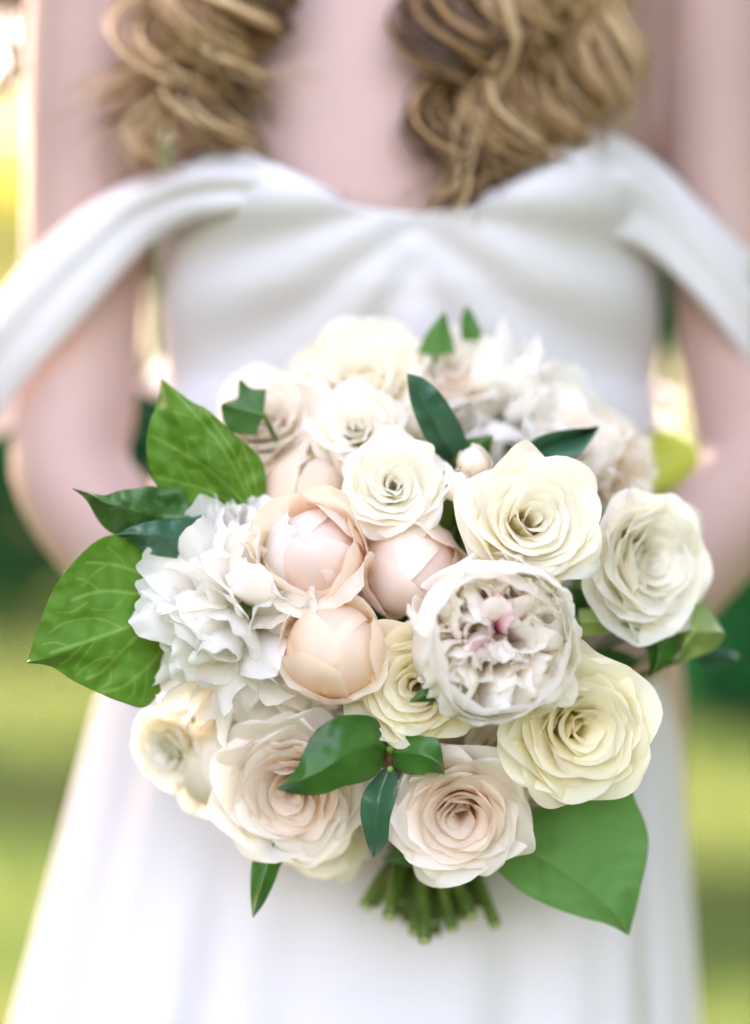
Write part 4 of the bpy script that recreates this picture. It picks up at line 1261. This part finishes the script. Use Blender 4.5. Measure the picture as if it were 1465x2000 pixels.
leaf('leaf_tip', 'tiny dark leaf tip lying across the small lemon rose',
     [(885, 1345), (850, 1330), (832, 1335), (800, 1371)], [(885, 1360), (855, 1355), (830, 1358), (800, 1371)], [(885, 1368), (855, 1370), (830, 1371), (800, 1371)],
     (-0.018, -0.020), L_RUS, seed=18, fold=0.003, ripple=0.001)
leaf('shaded_leaf', 'dark leaf deep in the gap left of the small lemon rose',
     [(745, 1420), (705, 1420), (675, 1395), (664, 1360)], [(760, 1400), (720, 1385), (690, 1370), (664, 1360)], [(760, 1370), (725, 1355), (690, 1352), (664, 1360)],
     (0.03, 0.02), L_RUS, seed=19)

def ruscus():
    base = P(765, 1465, 0.004)
    root = empty('ruscus_sprig', base, Quaternion())
    tag(root, 'glossy dark green ruscus sprig at the lower centre in front of the blush roses', 'leaf sprig', GL)
    inv = Matrix.Translation(-base)
    def b(l, m, r_, y, mat, **k):
        return leaf_blade(root, l, m, r_, y, mat, 'leaf', world_inv=inv, **k)
    b([(752, 1445), (735, 1405), (700, 1396), (655, 1402), (615, 1430), (590, 1475), (580, 1500), (540, 1541)], [(756, 1462), (735, 1455), (700, 1462), (660, 1482), (625, 1505), (595, 1520), (570, 1530), (540, 1541)],
      [(752, 1480), (738, 1510), (710, 1527), (670, 1536), (640, 1548), (610, 1553), (575, 1550), (540, 1541)], (-0.002, -0.030), L_RUS, bend=-0.012, fold=0.006, ripple=0.003, seed=31)
    b([(768, 1450), (790, 1432), (825, 1438), (855, 1443), (863, 1470), (868, 1512)], [(764, 1470), (795, 1470), (820, 1472), (845, 1482), (860, 1496), (868, 1512)], [(768, 1495), (790, 1510), (820, 1513), (845, 1508), (862, 1511), (868, 1512)],
      (-0.002, -0.014), L_RUS, bend=-0.006, fold=0.005, seed=32)
    b([(745, 1505), (712, 1545), (704, 1590), (715, 1640), (728, 1674)], [(760, 1500), (742, 1550), (736, 1595), (732, 1640), (728, 1674)], [(775, 1505), (775, 1550), (762, 1600), (756, 1645), (728, 1674)],
      (0.000, 0.012), L_BLUE, bend=-0.008, fold=0.004, seed=33)
    b([(760, 1460), (770, 1420), (750, 1390), (700, 1375), (680, 1362)], [(752, 1462), (740, 1430), (720, 1405), (700, 1385), (680, 1362)], [(745, 1465), (715, 1440), (695, 1415), (685, 1390), (680, 1362)],
      (0.004, 0.015), L_RUS, seed=34)
    v, f, u = tube(catmull([P(760, 1462, -0.004), P(790, 1500, 0.03), P(820, 1550, 0.09), NECK + Vector((-0.01, -0.008, 0)), P(735, 1770, 0.08)], 24), 0.0018, 8)
    s = mesh_obj('stem', v, f, M['stem'], root, u); s.data.transform(inv)
    bm = bmesh.new(); bmesh.ops.create_uvsphere(bm, u_segments=10, v_segments=8, radius=0.0016)
    me = bpy.data.meshes.new('node_bud'); bm.to_mesh(me); bm.free(); me.materials.append(M['calyx'])
    o = bpy.data.objects.new('node_bud', me); COL.objects.link(o); o.parent = root; o.location = P(762, 1502, -0.008) - base
ruscus()

# filler greenery deep in the bouquet, seen only through the gaps
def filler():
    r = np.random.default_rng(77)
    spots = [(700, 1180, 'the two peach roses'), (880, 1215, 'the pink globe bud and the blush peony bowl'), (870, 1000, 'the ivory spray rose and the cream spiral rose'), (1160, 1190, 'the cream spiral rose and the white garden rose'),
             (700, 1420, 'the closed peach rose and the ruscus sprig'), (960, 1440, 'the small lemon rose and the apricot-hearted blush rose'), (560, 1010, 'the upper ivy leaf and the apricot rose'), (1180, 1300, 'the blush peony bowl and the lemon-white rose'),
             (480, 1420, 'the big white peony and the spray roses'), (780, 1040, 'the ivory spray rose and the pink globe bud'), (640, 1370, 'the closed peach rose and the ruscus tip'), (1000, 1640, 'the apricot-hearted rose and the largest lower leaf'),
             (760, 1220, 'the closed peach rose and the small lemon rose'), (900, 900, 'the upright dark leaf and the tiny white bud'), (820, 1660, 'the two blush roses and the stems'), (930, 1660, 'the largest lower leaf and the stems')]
    for i, (x, y, where) in enumerate(spots):
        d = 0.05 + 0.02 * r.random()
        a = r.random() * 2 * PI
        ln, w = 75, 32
        cx, sx = math.cos(a), math.sin(a)
        def q(t, s): return (x + cx * t * ln - sx * s * w, y + sx * t * ln + cx * s * w)
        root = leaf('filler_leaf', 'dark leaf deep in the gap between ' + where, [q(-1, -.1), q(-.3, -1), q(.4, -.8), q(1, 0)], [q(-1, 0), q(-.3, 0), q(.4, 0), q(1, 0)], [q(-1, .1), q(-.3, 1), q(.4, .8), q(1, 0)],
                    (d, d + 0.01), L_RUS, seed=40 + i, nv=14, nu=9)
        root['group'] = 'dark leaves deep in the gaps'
filler()
